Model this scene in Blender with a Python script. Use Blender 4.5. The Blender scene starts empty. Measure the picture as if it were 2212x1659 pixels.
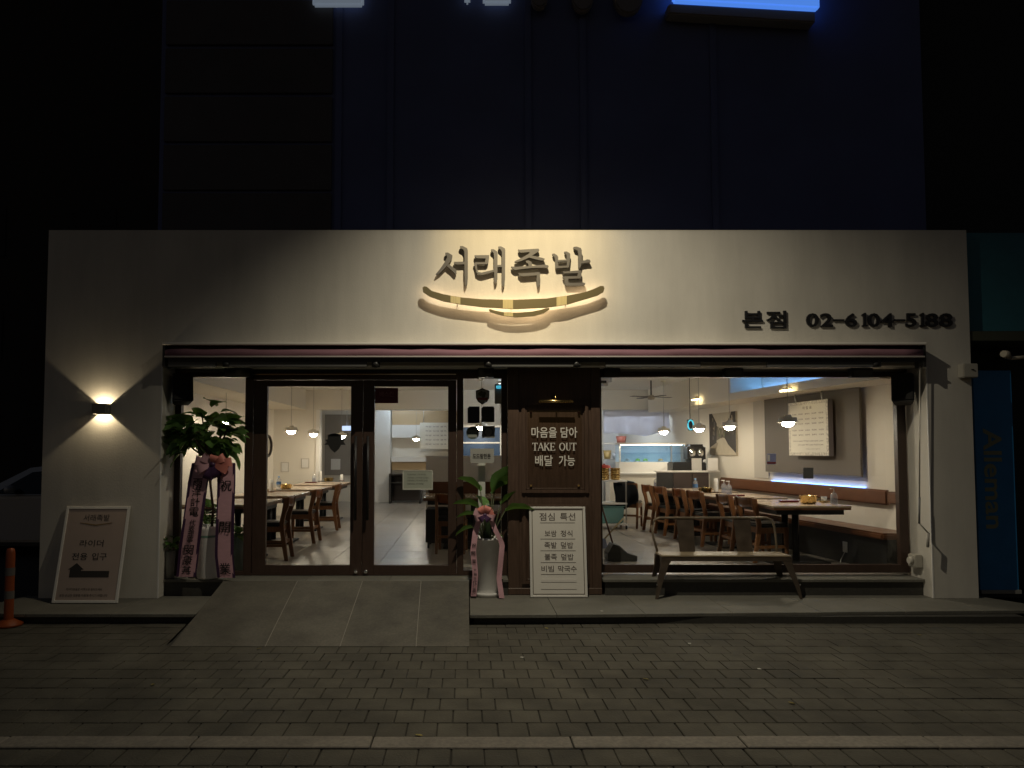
import bpy, bmesh, math, random
from mathutils import Vector, Matrix, Euler
random.seed(7)
R = math.radians
sc = bpy.context.scene
COL = sc.collection

# ------------------------------------------------------------------ camera
CAM = Vector((0.0, -7.75, 1.57)); TH = math.atan(0.0489); F = 1550.0; PPX, PPY = 1010.0, 899.0
cd = bpy.data.cameras.new("camera"); cam = bpy.data.objects.new("camera", cd); COL.objects.link(cam)
cam.location = CAM; cam.rotation_euler = (R(90) + TH, 0, 0)
cd.sensor_width = 36; cd.sensor_fit = 'HORIZONTAL'; cd.lens = 36 * F / 2212
cd.shift_x = (1106 - PPX) / 2212; cd.shift_y = (PPY - 829.5) / 2212
cd.clip_start = 0.05; cd.clip_end = 500
sc.camera = cam
# ------------------------------------------------------------------ night sky
w = bpy.data.worlds.new("World"); sc.world = w; w.use_nodes = True
wn = w.node_tree.nodes; wl = w.node_tree.links
sky = wn.new('ShaderNodeTexSky'); sky.sky_type = 'NISHITA'; sky.sun_disc = False
sky.sun_elevation = R(-2.5); sky.sun_rotation = R(200)
wl.new(sky.outputs[0], wn['Background'].inputs[0]); wn['Background'].inputs[1].default_value = 0.15
# ------------------------------------------------------------------ exposure
vs = sc.view_settings; vs.view_transform = 'Standard'; vs.look = 'None'; vs.exposure = 0; vs.gamma = 1
vs.use_curve_mapping = False
sc.cycles.use_denoising = True
sc.cycles.max_bounces = 10; sc.cycles.diffuse_bounces = 4; sc.cycles.transparent_max_bounces = 24
sc.cycles.sample_clamp_indirect = 4
# ------------------------------------------------------------------ the sign floodlight (its bracket is built with the facade)
LAMP = Vector((0.5, -2.3, 5.45))
def spot(name, loc, target, power, col, angle, blend, size=0.06):
    l = bpy.data.lights.new(name, 'SPOT'); o = bpy.data.objects.new(name, l); COL.objects.link(o)
    o.location = loc; o.rotation_euler = (Vector(target) - Vector(loc)).to_track_quat('-Z', 'Y').to_euler()
    l.energy = power; l.color = col; l.spot_size = R(angle); l.spot_blend = blend; l.shadow_soft_size = size
    return o
spot_sign = spot("floodlight_beam", LAMP, (0.62, 0, 3.95), 285, (1.0, 0.70, 0.25), 48, 1.0, 0.008)
spot_wide = spot("floodlight_spill", LAMP, (1.35, -0.6, 0), 490, (1.0, 0.89, 0.67), 128, 1.0, 0.008)

# ------------------------------------------------------------------ pixel -> place (photo pixels at 2212 wide)
FWD = Vector((0, math.cos(TH), math.sin(TH))); UPV = Vector((0, -math.sin(TH), math.cos(TH)))
def ray(x, y): return Vector((1, 0, 0)) * ((x - PPX) / F) + UPV * (-(y - PPY) / F) + FWD
def PY(x, y, Y): d = ray(x, y); return CAM + d * ((Y - CAM.y) / d.y)
def PZ(x, y, Z): d = ray(x, y); return CAM + d * ((Z - CAM.z) / d.z)
def PW(x, y, p0, n): d = ray(x, y); return CAM + d * ((Vector(p0) - CAM).dot(n) / d.dot(n))

# ------------------------------------------------------------------ materials
MATS = {}
def mat(name, col, rough=0.6, metal=0.0, var=0.0, scale=6.0, bump=0.0, bscale=40.0, spec=0.5, emit=None, estr=0.0,
        stretch=(1, 1, 1), rnd=0.0, coat=0.0, col2=None, world=False, stain=0.0, sscale=1.3, sstretch=(1, 1, 1)):
    if name in MATS: return MATS[name]
    m = bpy.data.materials.new(name); m.use_nodes = True; MATS[name] = m
    n, l = m.node_tree.nodes, m.node_tree.links; b = n['Principled BSDF']
    b.inputs['Roughness'].default_value = rough; b.inputs['Metallic'].default_value = metal
    b.inputs['Specular IOR Level'].default_value = spec; b.inputs['Coat Weight'].default_value = coat
    c = (*col, 1); b.inputs['Base Color'].default_value = c
    if var or bump or rnd:
        tc = n.new('ShaderNodeTexCoord'); mp = n.new('ShaderNodeMapping'); mp.inputs['Scale'].default_value = stretch
        geo = n.new('ShaderNodeNewGeometry')
        l.new(geo.outputs['Position'] if world else tc.outputs['Object'], mp.inputs[0])
    if var or rnd:
        hs = n.new('ShaderNodeHueSaturation'); hs.inputs['Color'].default_value = c
        out = None
        if var:
            nz = n.new('ShaderNodeTexNoise'); nz.inputs['Scale'].default_value = scale; nz.inputs['Detail'].default_value = 6
            l.new(mp.outputs[0], nz.inputs['Vector'])
            mr = n.new('ShaderNodeMapRange'); mr.inputs[1].default_value = .25; mr.inputs[2].default_value = .75
            mr.inputs[3].default_value = 1 - var; mr.inputs[4].default_value = 1 + var; l.new(nz.outputs[0], mr.inputs[0]); out = mr.outputs[0]
            if col2:
                mx = n.new('ShaderNodeMix'); mx.data_type = 'RGBA'; mx.inputs[6].default_value = c; mx.inputs[7].default_value = (*col2, 1)
                l.new(nz.outputs[0], mx.inputs[0]); l.new(mx.outputs[2], hs.inputs['Color'])
        if rnd:
            oi = n.new('ShaderNodeObjectInfo'); m2 = n.new('ShaderNodeMapRange'); m2.inputs[3].default_value = 1 - rnd; m2.inputs[4].default_value = 1 + rnd
            l.new(oi.outputs['Random'], m2.inputs[0])
            if out:
                mu = n.new('ShaderNodeMath'); mu.operation = 'MULTIPLY'; l.new(out, mu.inputs[0]); l.new(m2.outputs[0], mu.inputs[1]); out = mu.outputs[0]
            else: out = m2.outputs[0]
        if stain:                                    # broad uneven dirt with a shape of its own
            mq = n.new('ShaderNodeMapping'); mq.inputs['Scale'].default_value = sstretch; l.new(geo.outputs['Position'], mq.inputs[0])
            sn = n.new('ShaderNodeTexNoise'); sn.inputs['Scale'].default_value = sscale; sn.inputs['Detail'].default_value = 8; sn.inputs['Roughness'].default_value = .65; l.new(mq.outputs[0], sn.inputs['Vector'])
            sm = n.new('ShaderNodeMapRange'); sm.inputs[1].default_value = .32; sm.inputs[2].default_value = .62; sm.inputs[3].default_value = 1 - stain; sm.inputs[4].default_value = 1 + stain * .45
            l.new(sn.outputs[0], sm.inputs[0]); mm = n.new('ShaderNodeMath'); mm.operation = 'MULTIPLY'; l.new(out, mm.inputs[0]); l.new(sm.outputs[0], mm.inputs[1]); out = mm.outputs[0]
        l.new(out, hs.inputs['Value']); l.new(hs.outputs[0], b.inputs['Base Color'])
        if var:
            m3 = n.new('ShaderNodeMapRange'); m3.inputs[3].default_value = max(0, rough - .12); m3.inputs[4].default_value = min(1, rough + .12)
            l.new(nz.outputs[0], m3.inputs[0]); l.new(m3.outputs[0], b.inputs['Roughness'])
    if bump:
        bz = n.new('ShaderNodeTexNoise'); bz.inputs['Scale'].default_value = bscale; bz.inputs['Detail'].default_value = 4
        l.new(mp.outputs[0], bz.inputs['Vector'])
        bp = n.new('ShaderNodeBump'); bp.inputs['Strength'].default_value = bump; bp.inputs['Distance'].default_value = .01
        l.new(bz.outputs[0], bp.inputs['Height']); l.new(bp.outputs[0], b.inputs['Normal'])
    if emit:
        b.inputs['Emission Color'].default_value = (*emit, 1); b.inputs['Emission Strength'].default_value = estr
    return m
def glassmat(name, tint=(1, 1, 1), refl=1.0, rough=0.0):
    if name in MATS: return MATS[name]
    m = bpy.data.materials.new(name); m.use_nodes = True; MATS[name] = m
    m.use_transparent_shadow = True; n, l = m.node_tree.nodes, m.node_tree.links; n.remove(n['Principled BSDF'])
    t = n.new('ShaderNodeBsdfTransparent'); t.inputs[0].default_value = (*tint, 1)
    g = n.new('ShaderNodeBsdfGlossy'); g.inputs['Roughness'].default_value = rough; g.inputs['Color'].default_value = (refl, refl, refl, 1)
    lw = n.new('ShaderNodeLayerWeight'); pw = n.new('ShaderNodeMath'); pw.operation = 'POWER'; pw.inputs[1].default_value = 5; l.new(lw.outputs['Facing'], pw.inputs[0])
    f = n.new('ShaderNodeMath'); f.operation = 'MULTIPLY_ADD'; f.inputs[1].default_value = .92; f.inputs[2].default_value = .035; l.new(pw.outputs[0], f.inputs[0])   # Schlick, same from both sides
    x = n.new('ShaderNodeMixShader'); l.new(f.outputs[0], x.inputs[0]); l.new(t.outputs[0], x.inputs[1]); l.new(g.outputs[0], x.inputs[2])
    l.new(x.outputs[0], n['Material Output'].inputs[0]); return m

plaster = mat('cream_plaster', (.60, .575, .52), .85, var=.07, scale=1.6, bump=.14, bscale=55, stain=.10, sscale=1.2, sstretch=(2.2, 1, .35))
cream = mat('interior_cream', (.78, .73, .64), .8, var=.03, scale=2)
white_in = mat('interior_white', (.82, .80, .76), .8, var=.03, scale=2)
taupe = mat('taupe_wall', (.15, .132, .115), .7, var=.04)
brownfilm = mat('brown_frame', (.052, .031, .023), .42, var=.18, scale=8, stretch=(6, 6, .7))
walnut = mat('walnut_panel', (.085, .052, .036), .45, var=.25, scale=7, stretch=(7, 7, .6), bump=.06, bscale=30)
black = mat('black_paint', (.026, .026, .026), .45, var=.1)
blackm = mat('black_metal', (.02, .02, .022), .4, .3)
granite = mat('grey_granite', (.155, .15, .128), .72, var=.2, scale=55, bump=.1, bscale=120, rnd=.07, world=True, stain=.24, sscale=1.6)
riserst = mat('dark_stone', (.05, .048, .042), .6, var=.25, scale=30)
paverm = mat('paver_concrete', (.088, .080, .060), .88, var=.3, scale=5, bump=.4, bscale=60, rnd=.10, col2=(.070, .065, .052), world=True, stain=.34, sscale=1.9)
rampst = mat('ramp_slate', (.112, .104, .086), .74, var=.25, scale=45, bump=.15, bscale=120, rnd=.07, world=True, stain=.35, sscale=2.2)
kerbm = mat('kerb_granite', (.205, .185, .155), .8, var=.2, scale=40, bump=.2, bscale=90, rnd=.08, world=True, stain=.3, sscale=2.5)
asphalt = mat('asphalt', (.05, .048, .042), .9, var=.3, scale=12, bump=.4, bscale=80)
tilem = mat('floor_tile', (.30, .272, .24), .33, var=.12, scale=3, rnd=.06, world=True, stain=.15, sscale=1.2)
grout = mat('grout', (.2, .18, .16), .8)
steel = mat('steel', (.6, .6, .58), .28, 1.0)
chrome = mat('chrome', (.8, .8, .8), .1, 1.0)
brass = mat('brass', (.72, .52, .22), .26, 1.0, var=.08, scale=20)
wood = mat('chair_wood', (.22, .095, .036), .38, var=.25, scale=8, stretch=(5, 5, 1), rnd=.15)
tablew = mat('table_edge_wood', (.17, .075, .035), .4, var=.2, scale=8, stretch=(1, 6, 6))
tabletop = mat('table_laminate', (.46, .36, .26), .25, var=.08, scale=5, stretch=(1, 6, 1))
leather = mat('black_leather', (.012, .014, .017), .3, bump=.1, bscale=120)
brownlea = mat('brown_leather', (.15, .060, .028), .33, var=.15, scale=5, bump=.08, bscale=90)
glass = glassmat('window_glass', (.97, .98, .97), .85)
clearpl = glassmat('clear_plastic', (.96, .97, .98), .9, .05)
def frost(m, f=.25, col=(.75, .78, .82)):
    n, l = m.node_tree.nodes, m.node_tree.links; o = n['Material Output']; s_ = o.inputs[0].links[0].from_socket
    d = n.new('ShaderNodeBsdfDiffuse'); d.inputs[0].default_value = (*col, 1); x = n.new('ShaderNodeMixShader'); x.inputs[0].default_value = f
    l.new(s_, x.inputs[1]); l.new(d.outputs[0], x.inputs[2]); l.new(x.outputs[0], o.inputs[0])
frost(clearpl)
whitep = mat('white_paint', (.75, .74, .72), .5)
paper = mat('paper', (.78, .76, .72), .8)
potw = mat('white_ceramic', (.84, .84, .82), .28, var=.04, scale=3)
soilm = mat('soil', (.04, .028, .018), .95, bump=.5, bscale=60)
leafm = mat('leaf_green', (.11, .22, .06), .35, var=.3, scale=6, rnd=.45, spec=.5)
leafm2 = mat('broad_leaf', (.10, .21, .06), .32, var=.25, scale=8, rnd=.35)
for lm in (leafm, leafm2):                       # thin leaves let some light through
    n_, l_ = lm.node_tree.nodes, lm.node_tree.links; tb_ = n_.new('ShaderNodeBsdfTranslucent'); tb_.inputs[0].default_value = (.16, .30, .05, 1)
    tm_ = n_.new('ShaderNodeMixShader'); tm_.inputs[0].default_value = .3; l_.new(n_['Principled BSDF'].outputs[0], tm_.inputs[1]); l_.new(tb_.outputs[0], tm_.inputs[2]); l_.new(tm_.outputs[0], n_['Material Output'].inputs[0])
stemm = mat('stem', (.06, .07, .03), .7)
barkm = mat('bark', (.09, .065, .04), .85, var=.3, scale=20, bump=.4)
pinkrib = mat('pink_satin', (.68, .40, .46), .42, var=.08, scale=10, stretch=(1, 1, 3))
purprib = mat('purple_satin', (.06, .025, .075), .4, var=.1)
coralrib = mat('coral_organza', (.68, .24, .20), .45, var=.12, scale=8)
ink = mat('ink', (.015, .012, .012), .7)
letterm = mat('sign_letter_paint', (.105, .10, .095), .5, var=.05)
brassbr = mat('brushed_brass', (.20, .165, .085), .45, .6, var=.1, scale=30, stretch=(30, 1, 1))

# ------------------------------------------------------------------ mesh helpers
class MB:
    def __init__(s): s.bm = bmesh.new()
    def box(s, x0, x1, y0, y1, z0, z1, mi=0):
        v = [s.bm.verts.new((x, y, z)) for z in (z0, z1) for y in (y0, y1) for x in (x0, x1)]
        for q in ((0, 2, 3, 1), (4, 5, 7, 6), (0, 1, 5, 4), (2, 6, 7, 3), (0, 4, 6, 2), (1, 3, 7, 5)):
            s.bm.faces.new([v[i] for i in q]).material_index = mi
        return s
    def hexa(s, b, t):
        v = [s.bm.verts.new(p) for p in list(b) + list(t)]
        for q in ((3, 2, 1, 0), (4, 5, 6, 7), (0, 1, 5, 4), (1, 2, 6, 5), (2, 3, 7, 6), (3, 0, 4, 7)): s.bm.faces.new([v[i] for i in q])
        return s
    def prism(s, poly, a, b, axis='y'):
        def P(p, t): return (p[0], t, p[1]) if axis == 'y' else ((t, p[0], p[1]) if axis == 'x' else (p[0], p[1], t))
        n = len(poly); A = [s.bm.verts.new(P(p, a)) for p in poly]; B = [s.bm.verts.new(P(p, b)) for p in poly]
        s.bm.faces.new(A); s.bm.faces.new(B[::-1])
        for i in range(n): s.bm.faces.new((A[i], B[i], B[(i + 1) % n], A[(i + 1) % n]))
        return s
    def tube(s, pts, r, n=8, cap=True):
        pts = [Vector(p) for p in pts]; rr = r if isinstance(r, (list, tuple)) else [r] * len(pts); rings = []
        up = Vector((0, 0, 1))
        for i, p in enumerate(pts):
            t = (pts[min(i + 1, len(pts) - 1)] - pts[max(i - 1, 0)]).normalized()
            u = up if abs(t.dot(up)) < .95 else Vector((1, 0, 0))
            a = t.cross(u).normalized(); b = t.cross(a).normalized()
            rings.append([s.bm.verts.new(p + (a * math.cos(k * math.tau / n) + b * math.sin(k * math.tau / n)) * rr[i]) for k in range(n)])
        for i in range(len(rings) - 1):
            for k in range(n):
                f = s.bm.faces.new((rings[i][k], rings[i][(k + 1) % n], rings[i + 1][(k + 1) % n], rings[i + 1][k])); f.smooth = True
        if cap: s.bm.faces.new(rings[0][::-1]); s.bm.faces.new(rings[-1])
        return s
    def lathe(s, prof, c=(0, 0, 0), n=20, sx=1, sy=1):
        c = Vector(c); rings = []
        for r, z in prof:
            if r < 1e-5: rings.append([s.bm.verts.new(c + Vector((0, 0, z)))])
            else: rings.append([s.bm.verts.new(c + Vector((r * sx * math.cos(k * math.tau / n), r * sy * math.sin(k * math.tau / n), z))) for k in range(n)])
        for a, b in zip(rings, rings[1:]):
            for k in range(n):
                q = [a[k % len(a)], a[(k + 1) % len(a)], b[(k + 1) % len(b)], b[k % len(b)]]
                q = list(dict.fromkeys(q))
                if len(q) > 2: f = s.bm.faces.new(q); f.smooth = True
        return s
    def grid(s, P, nu, nv, smooth=True):
        V = [[s.bm.verts.new(P(i / nu, j / nv)) for j in range(nv + 1)] for i in range(nu + 1)]
        for i in range(nu):
            for j in range(nv): f = s.bm.faces.new((V[i][j], V[i + 1][j], V[i + 1][j + 1], V[i][j + 1])); f.smooth = smooth
        return s
    def bevel(s, w=.004, seg=1, ang=30):
        s.bm.normal_update()
        e = [e for e in s.bm.edges if len(e.link_faces) == 2 and e.calc_face_angle(0) > R(ang)]
        bmesh.ops.bevel(s.bm, geom=e, offset=w, segments=seg, affect='EDGES', clamp_overlap=True); return s
    def solid(s, t):
        bmesh.ops.solidify(s.bm, geom=s.bm.faces[:], thickness=t); return s
    def mesh(s, name, m):
        bmesh.ops.recalc_face_normals(s.bm, faces=s.bm.faces)
        me = bpy.data.meshes.new(name); s.bm.to_mesh(me); s.bm.free()
        for x in (m if isinstance(m, (list, tuple)) else [m]): me.materials.append(x)
        return me
def link(name, me, parent=None, local=False):
    o = bpy.data.objects.new(name, me); COL.objects.link(o)
    if parent:
        o.parent = parent
        if not local and parent.type == 'EMPTY': o.matrix_parent_inverse = Matrix.Translation(-parent.location)
    return o
def obj(name, mb, m, parent=None, local=False): return link(name, mb.mesh(name, m), parent, local)
def tag(o, label, cat=None, group=None, kind=None):
    if label: o['label'] = label
    if cat: o['category'] = cat
    if group: o['group'] = group
    if kind: o['kind'] = kind
    return o
def thing(name, loc, label, cat, group=None, rot=(0, 0, 0)):
    o = bpy.data.objects.new(name, None); COL.objects.link(o); o.location = loc; o.rotation_euler = rot; o.empty_display_size = .1
    return tag(o, label, cat, group)
def structure(name, mb, m): return tag(obj(name, mb, m), None, None, None, 'structure')
def dup(root, loc=None, rot=None, label=None, group=None, scale=None):
    r = root.copy(); COL.objects.link(r)
    if loc is not None: r.location = loc
    if rot is not None: r.rotation_euler = rot
    if scale: r.scale = scale
    if label: r['label'] = label
    if group: r['group'] = group
    for ch in list(root.children):
        c = ch.copy(); COL.objects.link(c); c.parent = r
        for g in ch.children: d = g.copy(); COL.objects.link(d); d.parent = c
    return r
def text_mesh(s, bold=0.0, extrude=0.0, shear=0.0):
    cu = bpy.data.curves.new('t', 'FONT'); cu.body = s; cu.extrude = extrude; cu.offset = bold; cu.shear = shear; cu.resolution_u = 3
    o = bpy.data.objects.new('t', cu); me = bpy.data.meshes.new_from_object(o)
    bpy.data.objects.remove(o); bpy.data.curves.remove(cu); return me
def text(name, s, x0, x1, z0, z1, y, m, parent=None, bold=0.0, depth=0.0, local=False, rot90=False, keep=True, extra=None):
    me = text_mesh(s, bold, 0.5 if depth else 0.0)
    xs = [v.co.x for v in me.vertices] or [0, 1]; ys = [v.co.y for v in me.vertices] or [0, 1]
    a, b, c, d = min(xs), max(xs), min(ys), max(ys)
    for v in me.vertices:
        u, t = (v.co.x - a) / max(b - a, 1e-6), (v.co.y - c) / max(d - c, 1e-6)
        if rot90: u, t = t, 1 - u
        p = Vector((x0 + (x1 - x0) * u, y - (v.co.z + .5) * depth if depth else y, z0 + (z1 - z0) * t))
        if extra: p = extra(p)
        v.co = p
    me.materials.clear(); me.materials.append(m); me.name = name
    return link(name, me, parent, local)

# ================================================================== SETTING: ground, pavers, kerb, platform, ramp, steps
GZ = -0.10
structure('ground', MB().box(-60, 60, -40, 60, -.6, GZ - .03), asphalt)
side = structure('sidewalk', MB().box(-14, 14, -6.2, .12, GZ - .028, GZ - .012), mat('joint_sand', (.030, .027, .021), .95, var=.3, scale=30))
YK = PZ(1106, 1604, GZ).y
PW_ = .182; PD_ = (PZ(1106, 1396.6, GZ).y - PZ(1106, 1592.6, GZ).y) / 9
def paver_mesh(w, d):
    m = MB().box(-w / 2, w / 2, -d / 2, d / 2, -.02, 0); m.bevel(.004, 1); return m.mesh('paver', paverm)
pm = paver_mesh(PW_ - .006, PD_ - .009)
KERB = lambda x: -3.80 + .0035 * (x + 1) ** 2 * (1 if x > -1 else .5)    # the kerb line bows slightly
spots = []
NB = int((-.2 - YK) / PD_); row = 0; y = YK + .084 + PD_ * (NB + .5)
while y > -5.2:
    off = (row % 2) * PW_ / 2
    for i in range(-56, 57):
        x = i * PW_ + off + random.uniform(-.002, .002)
        if -2.40 < x < -.12 and y > -1.35: continue                    # under the ramp
        spots.append((x, y, row))
    row += 1; y -= PD_
    if row == NB + 1: y -= .170                                                  # the kerb strip lies here
def seen(x, y):
    v = Vector((x, y, GZ)) - CAM; d = v.dot(FWD)
    if d < .3: return False
    px = PPX + F * v.x / d; py = PPY - F * v.dot(UPV) / d
    return -40 < px < 2252 and py < 1690
vis = sorted([s for s in spots if seen(s[0], s[1])], key=lambda s: (Vector((s[0], s[1], 0)) - Vector((0, CAM.y, 0))).length)
near = set(vis[:300])
for x, y, r in vis[:300]:
    o = link('paver', pm, side); o.location = (x, y, GZ + random.uniform(-.0012, .0012)); o.rotation_euler = (random.uniform(-.004, .004), random.uniform(-.004, .004), random.uniform(-.006, .006))
mb = MB()
for s in spots:
    if s in near: continue
    x, y, r = s; h = random.uniform(-.0012, .0012); a, b = (PW_ - .006) / 2, (PD_ - .009) / 2; t = [random.uniform(-.0007, .0007) for _ in range(4)]
    z = GZ + h
    mb.hexa([(x - a, y - b, z - .02), (x + a, y - b, z - .02), (x + a, y + b, z - .02), (x - a, y + b, z - .02)],
            [(x - a, y - b, z + t[0]), (x + a, y - b, z + t[1]), (x + a, y + b, z + t[2]), (x - a, y + b, z + t[3])])
rest = obj('paver_field', mb, mat('paver_concrete_field', (.088, .080, .060), .88, var=.3, scale=4.5, bump=.35, bscale=60, col2=(.070, .065, .052), world=True, stain=.34, sscale=1.9), side); rest['kind'] = 'stuff'
kx = -8.0; kseg = [1.1, 1.02, 1.15, .98, 1.08]; i = 0
while kx < 8.5:
    L = kseg[i % 5]; yk = YK
    o = obj('kerb_stone', MB().box(kx + .004, kx + L - .004, yk - .080, yk + .080, GZ - .02, GZ + .006 + random.uniform(-.002, .003)).bevel(.005, 1), kerbm, side)
    kx += L; i += 1

# raised stone platform in front of the shop: separate slabs on a recessed dark base
pl = structure('platform', MB().box(-4.95, -2.66, -.66, .13, GZ - .01, -.032).box(.06, 5.4, -.70, .21, GZ - .01, -.032), riserst)
def front_y(x): return -.735 if x < -2 else (-.775 + max(0, x - .5) * .040)
xs = [-5.03, -4.28, -3.45, -2.615]
for a, b in zip(xs, xs[1:]):
    obj('slab', MB().hexa([(a + .002, front_y(a), -.032), (b - .002, front_y(b), -.032), (b - .002, .126, -.032), (a + .002 + (.25 if a < -5 else 0), .126, -.032)],
                          [(a + .002, front_y(a), 0), (b - .002, front_y(b), 0), (b - .002, .126, 0), (a + .002 + (.25 if a < -5 else 0), .126, 0)]).bevel(.003), granite, pl)
xs = [.022, .86, 1.72, 2.58, 3.46, 4.3, 5.1, 5.92]
for k, (a, b) in enumerate(zip(xs, xs[1:])):
    e = -.42 if k == len(xs) - 2 else 0
    obj('slab', MB().hexa([(a + .002, front_y(a), -.032), (b - .002, front_y(b), -.032), (b - .002 + e, .205, -.032), (a + .002, .205, -.032)],
                          [(a + .002, front_y(a), 0), (b - .002, front_y(b), 0), (b - .002 + e, .205, 0), (a + .002, .205, 0)]).bevel(.003), granite, pl)
FL = .178
ramp = structure('ramp', MB().prism([(.05, -.1), (.05, FL - .028), (-1.48, GZ - .022), (-1.48, -.1)], -2.60, .005, 'x'), riserst)
for a, b, a2, b2 in ((-2.63, -1.83, -2.54, -1.73), (-1.83, -1.13, -1.73, -1.09), (-1.13, -.50, -1.09, -.44), (-.50, .018, -.44, .018)):
    obj('slab', MB().hexa([(a2 + .003, -1.53, GZ - .02), (b2 - .003, -1.53, GZ - .02), (b - .003, .045, FL - .03), (a + .003, .045, FL - .03)],
                          [(a2 + .003, -1.53, GZ + .006), (b2 - .003, -1.53, GZ + .006), (b - .003, .045, FL - .001), (a + .003, .045, FL - .001)]).bevel(.002), rampst, ramp)
jm = mat('pale_joint', (.27, .255, .22), .8)
for a, a2 in ((-1.83, -1.73), (-1.13, -1.09), (-.50, -.44)):
    obj('joint', MB().hexa([(a2 - .003, -1.529, GZ - .015), (a2 + .003, -1.529, GZ - .015), (a + .003, .044, FL - .02), (a - .003, .044, FL - .02)],
                           [(a2 - .003, -1.529, GZ + .0055), (a2 + .003, -1.529, GZ + .0055), (a + .003, .044, FL - .0012), (a - .003, .044, FL - .0012)]), jm, ramp)
step = structure('step', MB().box(-3.30, -2.66, .16, .36, -.03, FL - .03).box(1.50, 4.97, .16, .36, -.03, FL - .03).box(.03, .44, .16, .36, -.03, FL - .03), riserst)
for a, b, yb in ((-3.33, -2.62, .128), (-2.62, -1.75, .05), (-1.75, -.85, .05), (-.85, .02, .05), (.02, .445, .128), (1.475, 2.35, .128), (2.35, 3.25, .128), (3.25, 4.15, .128), (4.15, 4.995, .128)):
    obj('slab', MB().box(a + .0015, b - .0015, yb, .445, FL - .03, FL).bevel(.003), granite, step)

# ================================================================== THE RESTAURANT BUILDING
XL, XR, ZT = PY(94, 900, 0).x, PY(2101, 900, 0).x, PY(1110, 497, 0).z
OL, OR_, OT = PY(347, 1000, 0).x, PY(2007, 1000, 0).x, PY(1000, 790, 0).z
YR = .40
def fx(px): return PY(px, 1000, YR).x
def fz(py): return PY(1010, py, YR).z
bld = thing('restaurant_building', ((XL + XR) / 2, .2, 0), 'cream plastered restaurant building with wide glazed front under dark upper storey', 'building')
fac = obj('facade_wall', MB().prism([(XL, .002), (OL, .002), (OL, OT), (OR_, OT), (OR_, .002), (XR, .002), (XR, ZT), (XL, ZT)], 0, .36), plaster, bld)
obj('corner_bead', MB().box(OL - .012, OL + .002, -.003, .012, .003, OT), whitep, fac)
obj('corner_bead', MB().box(OR_ - .002, OR_ + .012, -.003, .012, .003, OT), whitep, fac)
obj('roof', MB().box(XL + .05, XR - .05, .37, 12.7, 3.02, ZT - .06), mat('roof_felt', (.05, .05, .05), .9), bld)
# upper storey, dark at night
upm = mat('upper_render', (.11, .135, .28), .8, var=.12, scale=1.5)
ux0, ux1 = PY(345, 300, .55).x, PY(1995, 300, .55).x
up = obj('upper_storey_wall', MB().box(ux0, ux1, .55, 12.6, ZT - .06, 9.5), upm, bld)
for py0, py1 in ((330, 372), (392, 470), (485, 600 - 105)):
    pass
for k in range(6):
    z0 = PY(500, 620 - k * 105, .5).z
    obj('cladding_panel', MB().box(PY(350, 400, .5).x, PY(715, 400, .5).x, .515, .549, z0 + .006, z0 + .545).bevel(.006), mat('brown_cladding', (.085, .08, .085), .8, var=.15, scale=3, rnd=.1), up)
for px in (722, 835, 1135, 1255, 1540):
    obj('pilaster', MB().box(PY(px, 400, .5).x, PY(px + 14, 400, .5).x, .52, .549, ZT - .05, 9.4), upm, up)
# neighbours seen past both sides of the facade: the dark return walls of the same building
# dark lintel, frames
obj('lintel', MB().box(OL + .004, OR_ - .004, .34, .46, fz(806), OT + .18), black, bld)
alum = mat('dull_aluminium', (.22, .215, .20), .45, .6)
obj('window_track', MB().box(fx(360), fx(530), .325, .339, fz(806), fz(801)), alum, bld)
obj('window_track', MB().box(fx(1298), fx(1950), .325, .339, fz(804), fz(799)), alum, bld)
obj('door_head_strip', MB().box(fx(545), fx(985), .33, .339, fz(811), fz(809)), steel, bld)
def frame(x0, x1, z0, z1, l, r, b, t, y0, y1):
    return MB().box(x0, x0 + l, y0, y1, z0, z1).box(x1 - r, x1, y0, y1, z0, z1).box(x0 + l, x1 - r, y0, y1, z0, z0 + b).box(x0 + l, x1 - r, y0, y1, z1 - t, z1)
def pane(x0, x1, z0, z1, y): return MB().box(x0, x1, y, y + .008, z0, z1)
# fixed side window beside the doors, with plants behind and before it
def window(pl_, pr, pt, pb, ml, mr, mt, mbm, label):
    x0, x1, z0, z1 = fx(pl_), fx(pr), fz(pb), fz(pt)
    fr = obj('window', frame(x0, x1, z0, z1, fx(ml) - x0, x1 - fx(mr), fz(mbm) - z0, z1 - fz(mt), .365, .435), brownfilm, bld); fr['label'] = label
    obj('pane', pane(fx(ml) - .004, fx(mr) + .004, fz(mbm) - .004, fz(mt) + .004, .398), glass, fr); return fr
win_l = window(356, 533, 806, 1241, 392, 530, 815, 1233, 'narrow side window beside the doors')
win_n = window(999, 1097, 806, 1241, 1001, 1083, 818, 1232, 'slim window strip between door and panelled pillar')
win_r = window(1293, 1955, 804, 1236, 1299, 1936, 815, 1219, 'large dining room window')
dfr = obj('door_frame', frame(fx(533), fx(999), fz(1241), fz(806), fx(547) - fx(533), fx(999) - fx(987), .012, fz(806) - fz(821), .36, .44), brownfilm, bld)
doors = []
for (a, b, g0, g1) in ((548, 783.5, 577, 758), (784.5, 986, 809, 968)):
    d = obj('door', frame(fx(a), fx(b), fz(1239), fz(822), fx(g0) - fx(a), fx(b) - fx(g1), fz(1220) - fz(1239), fz(822) - fz(835), .372, .428).bevel(.003), brownfilm, bld)
    obj('pane', pane(fx(g0) - .004, fx(g1) + .004, fz(1220) - .004, fz(835) + .004, .396), glass, d); doors.append(d)
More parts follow.
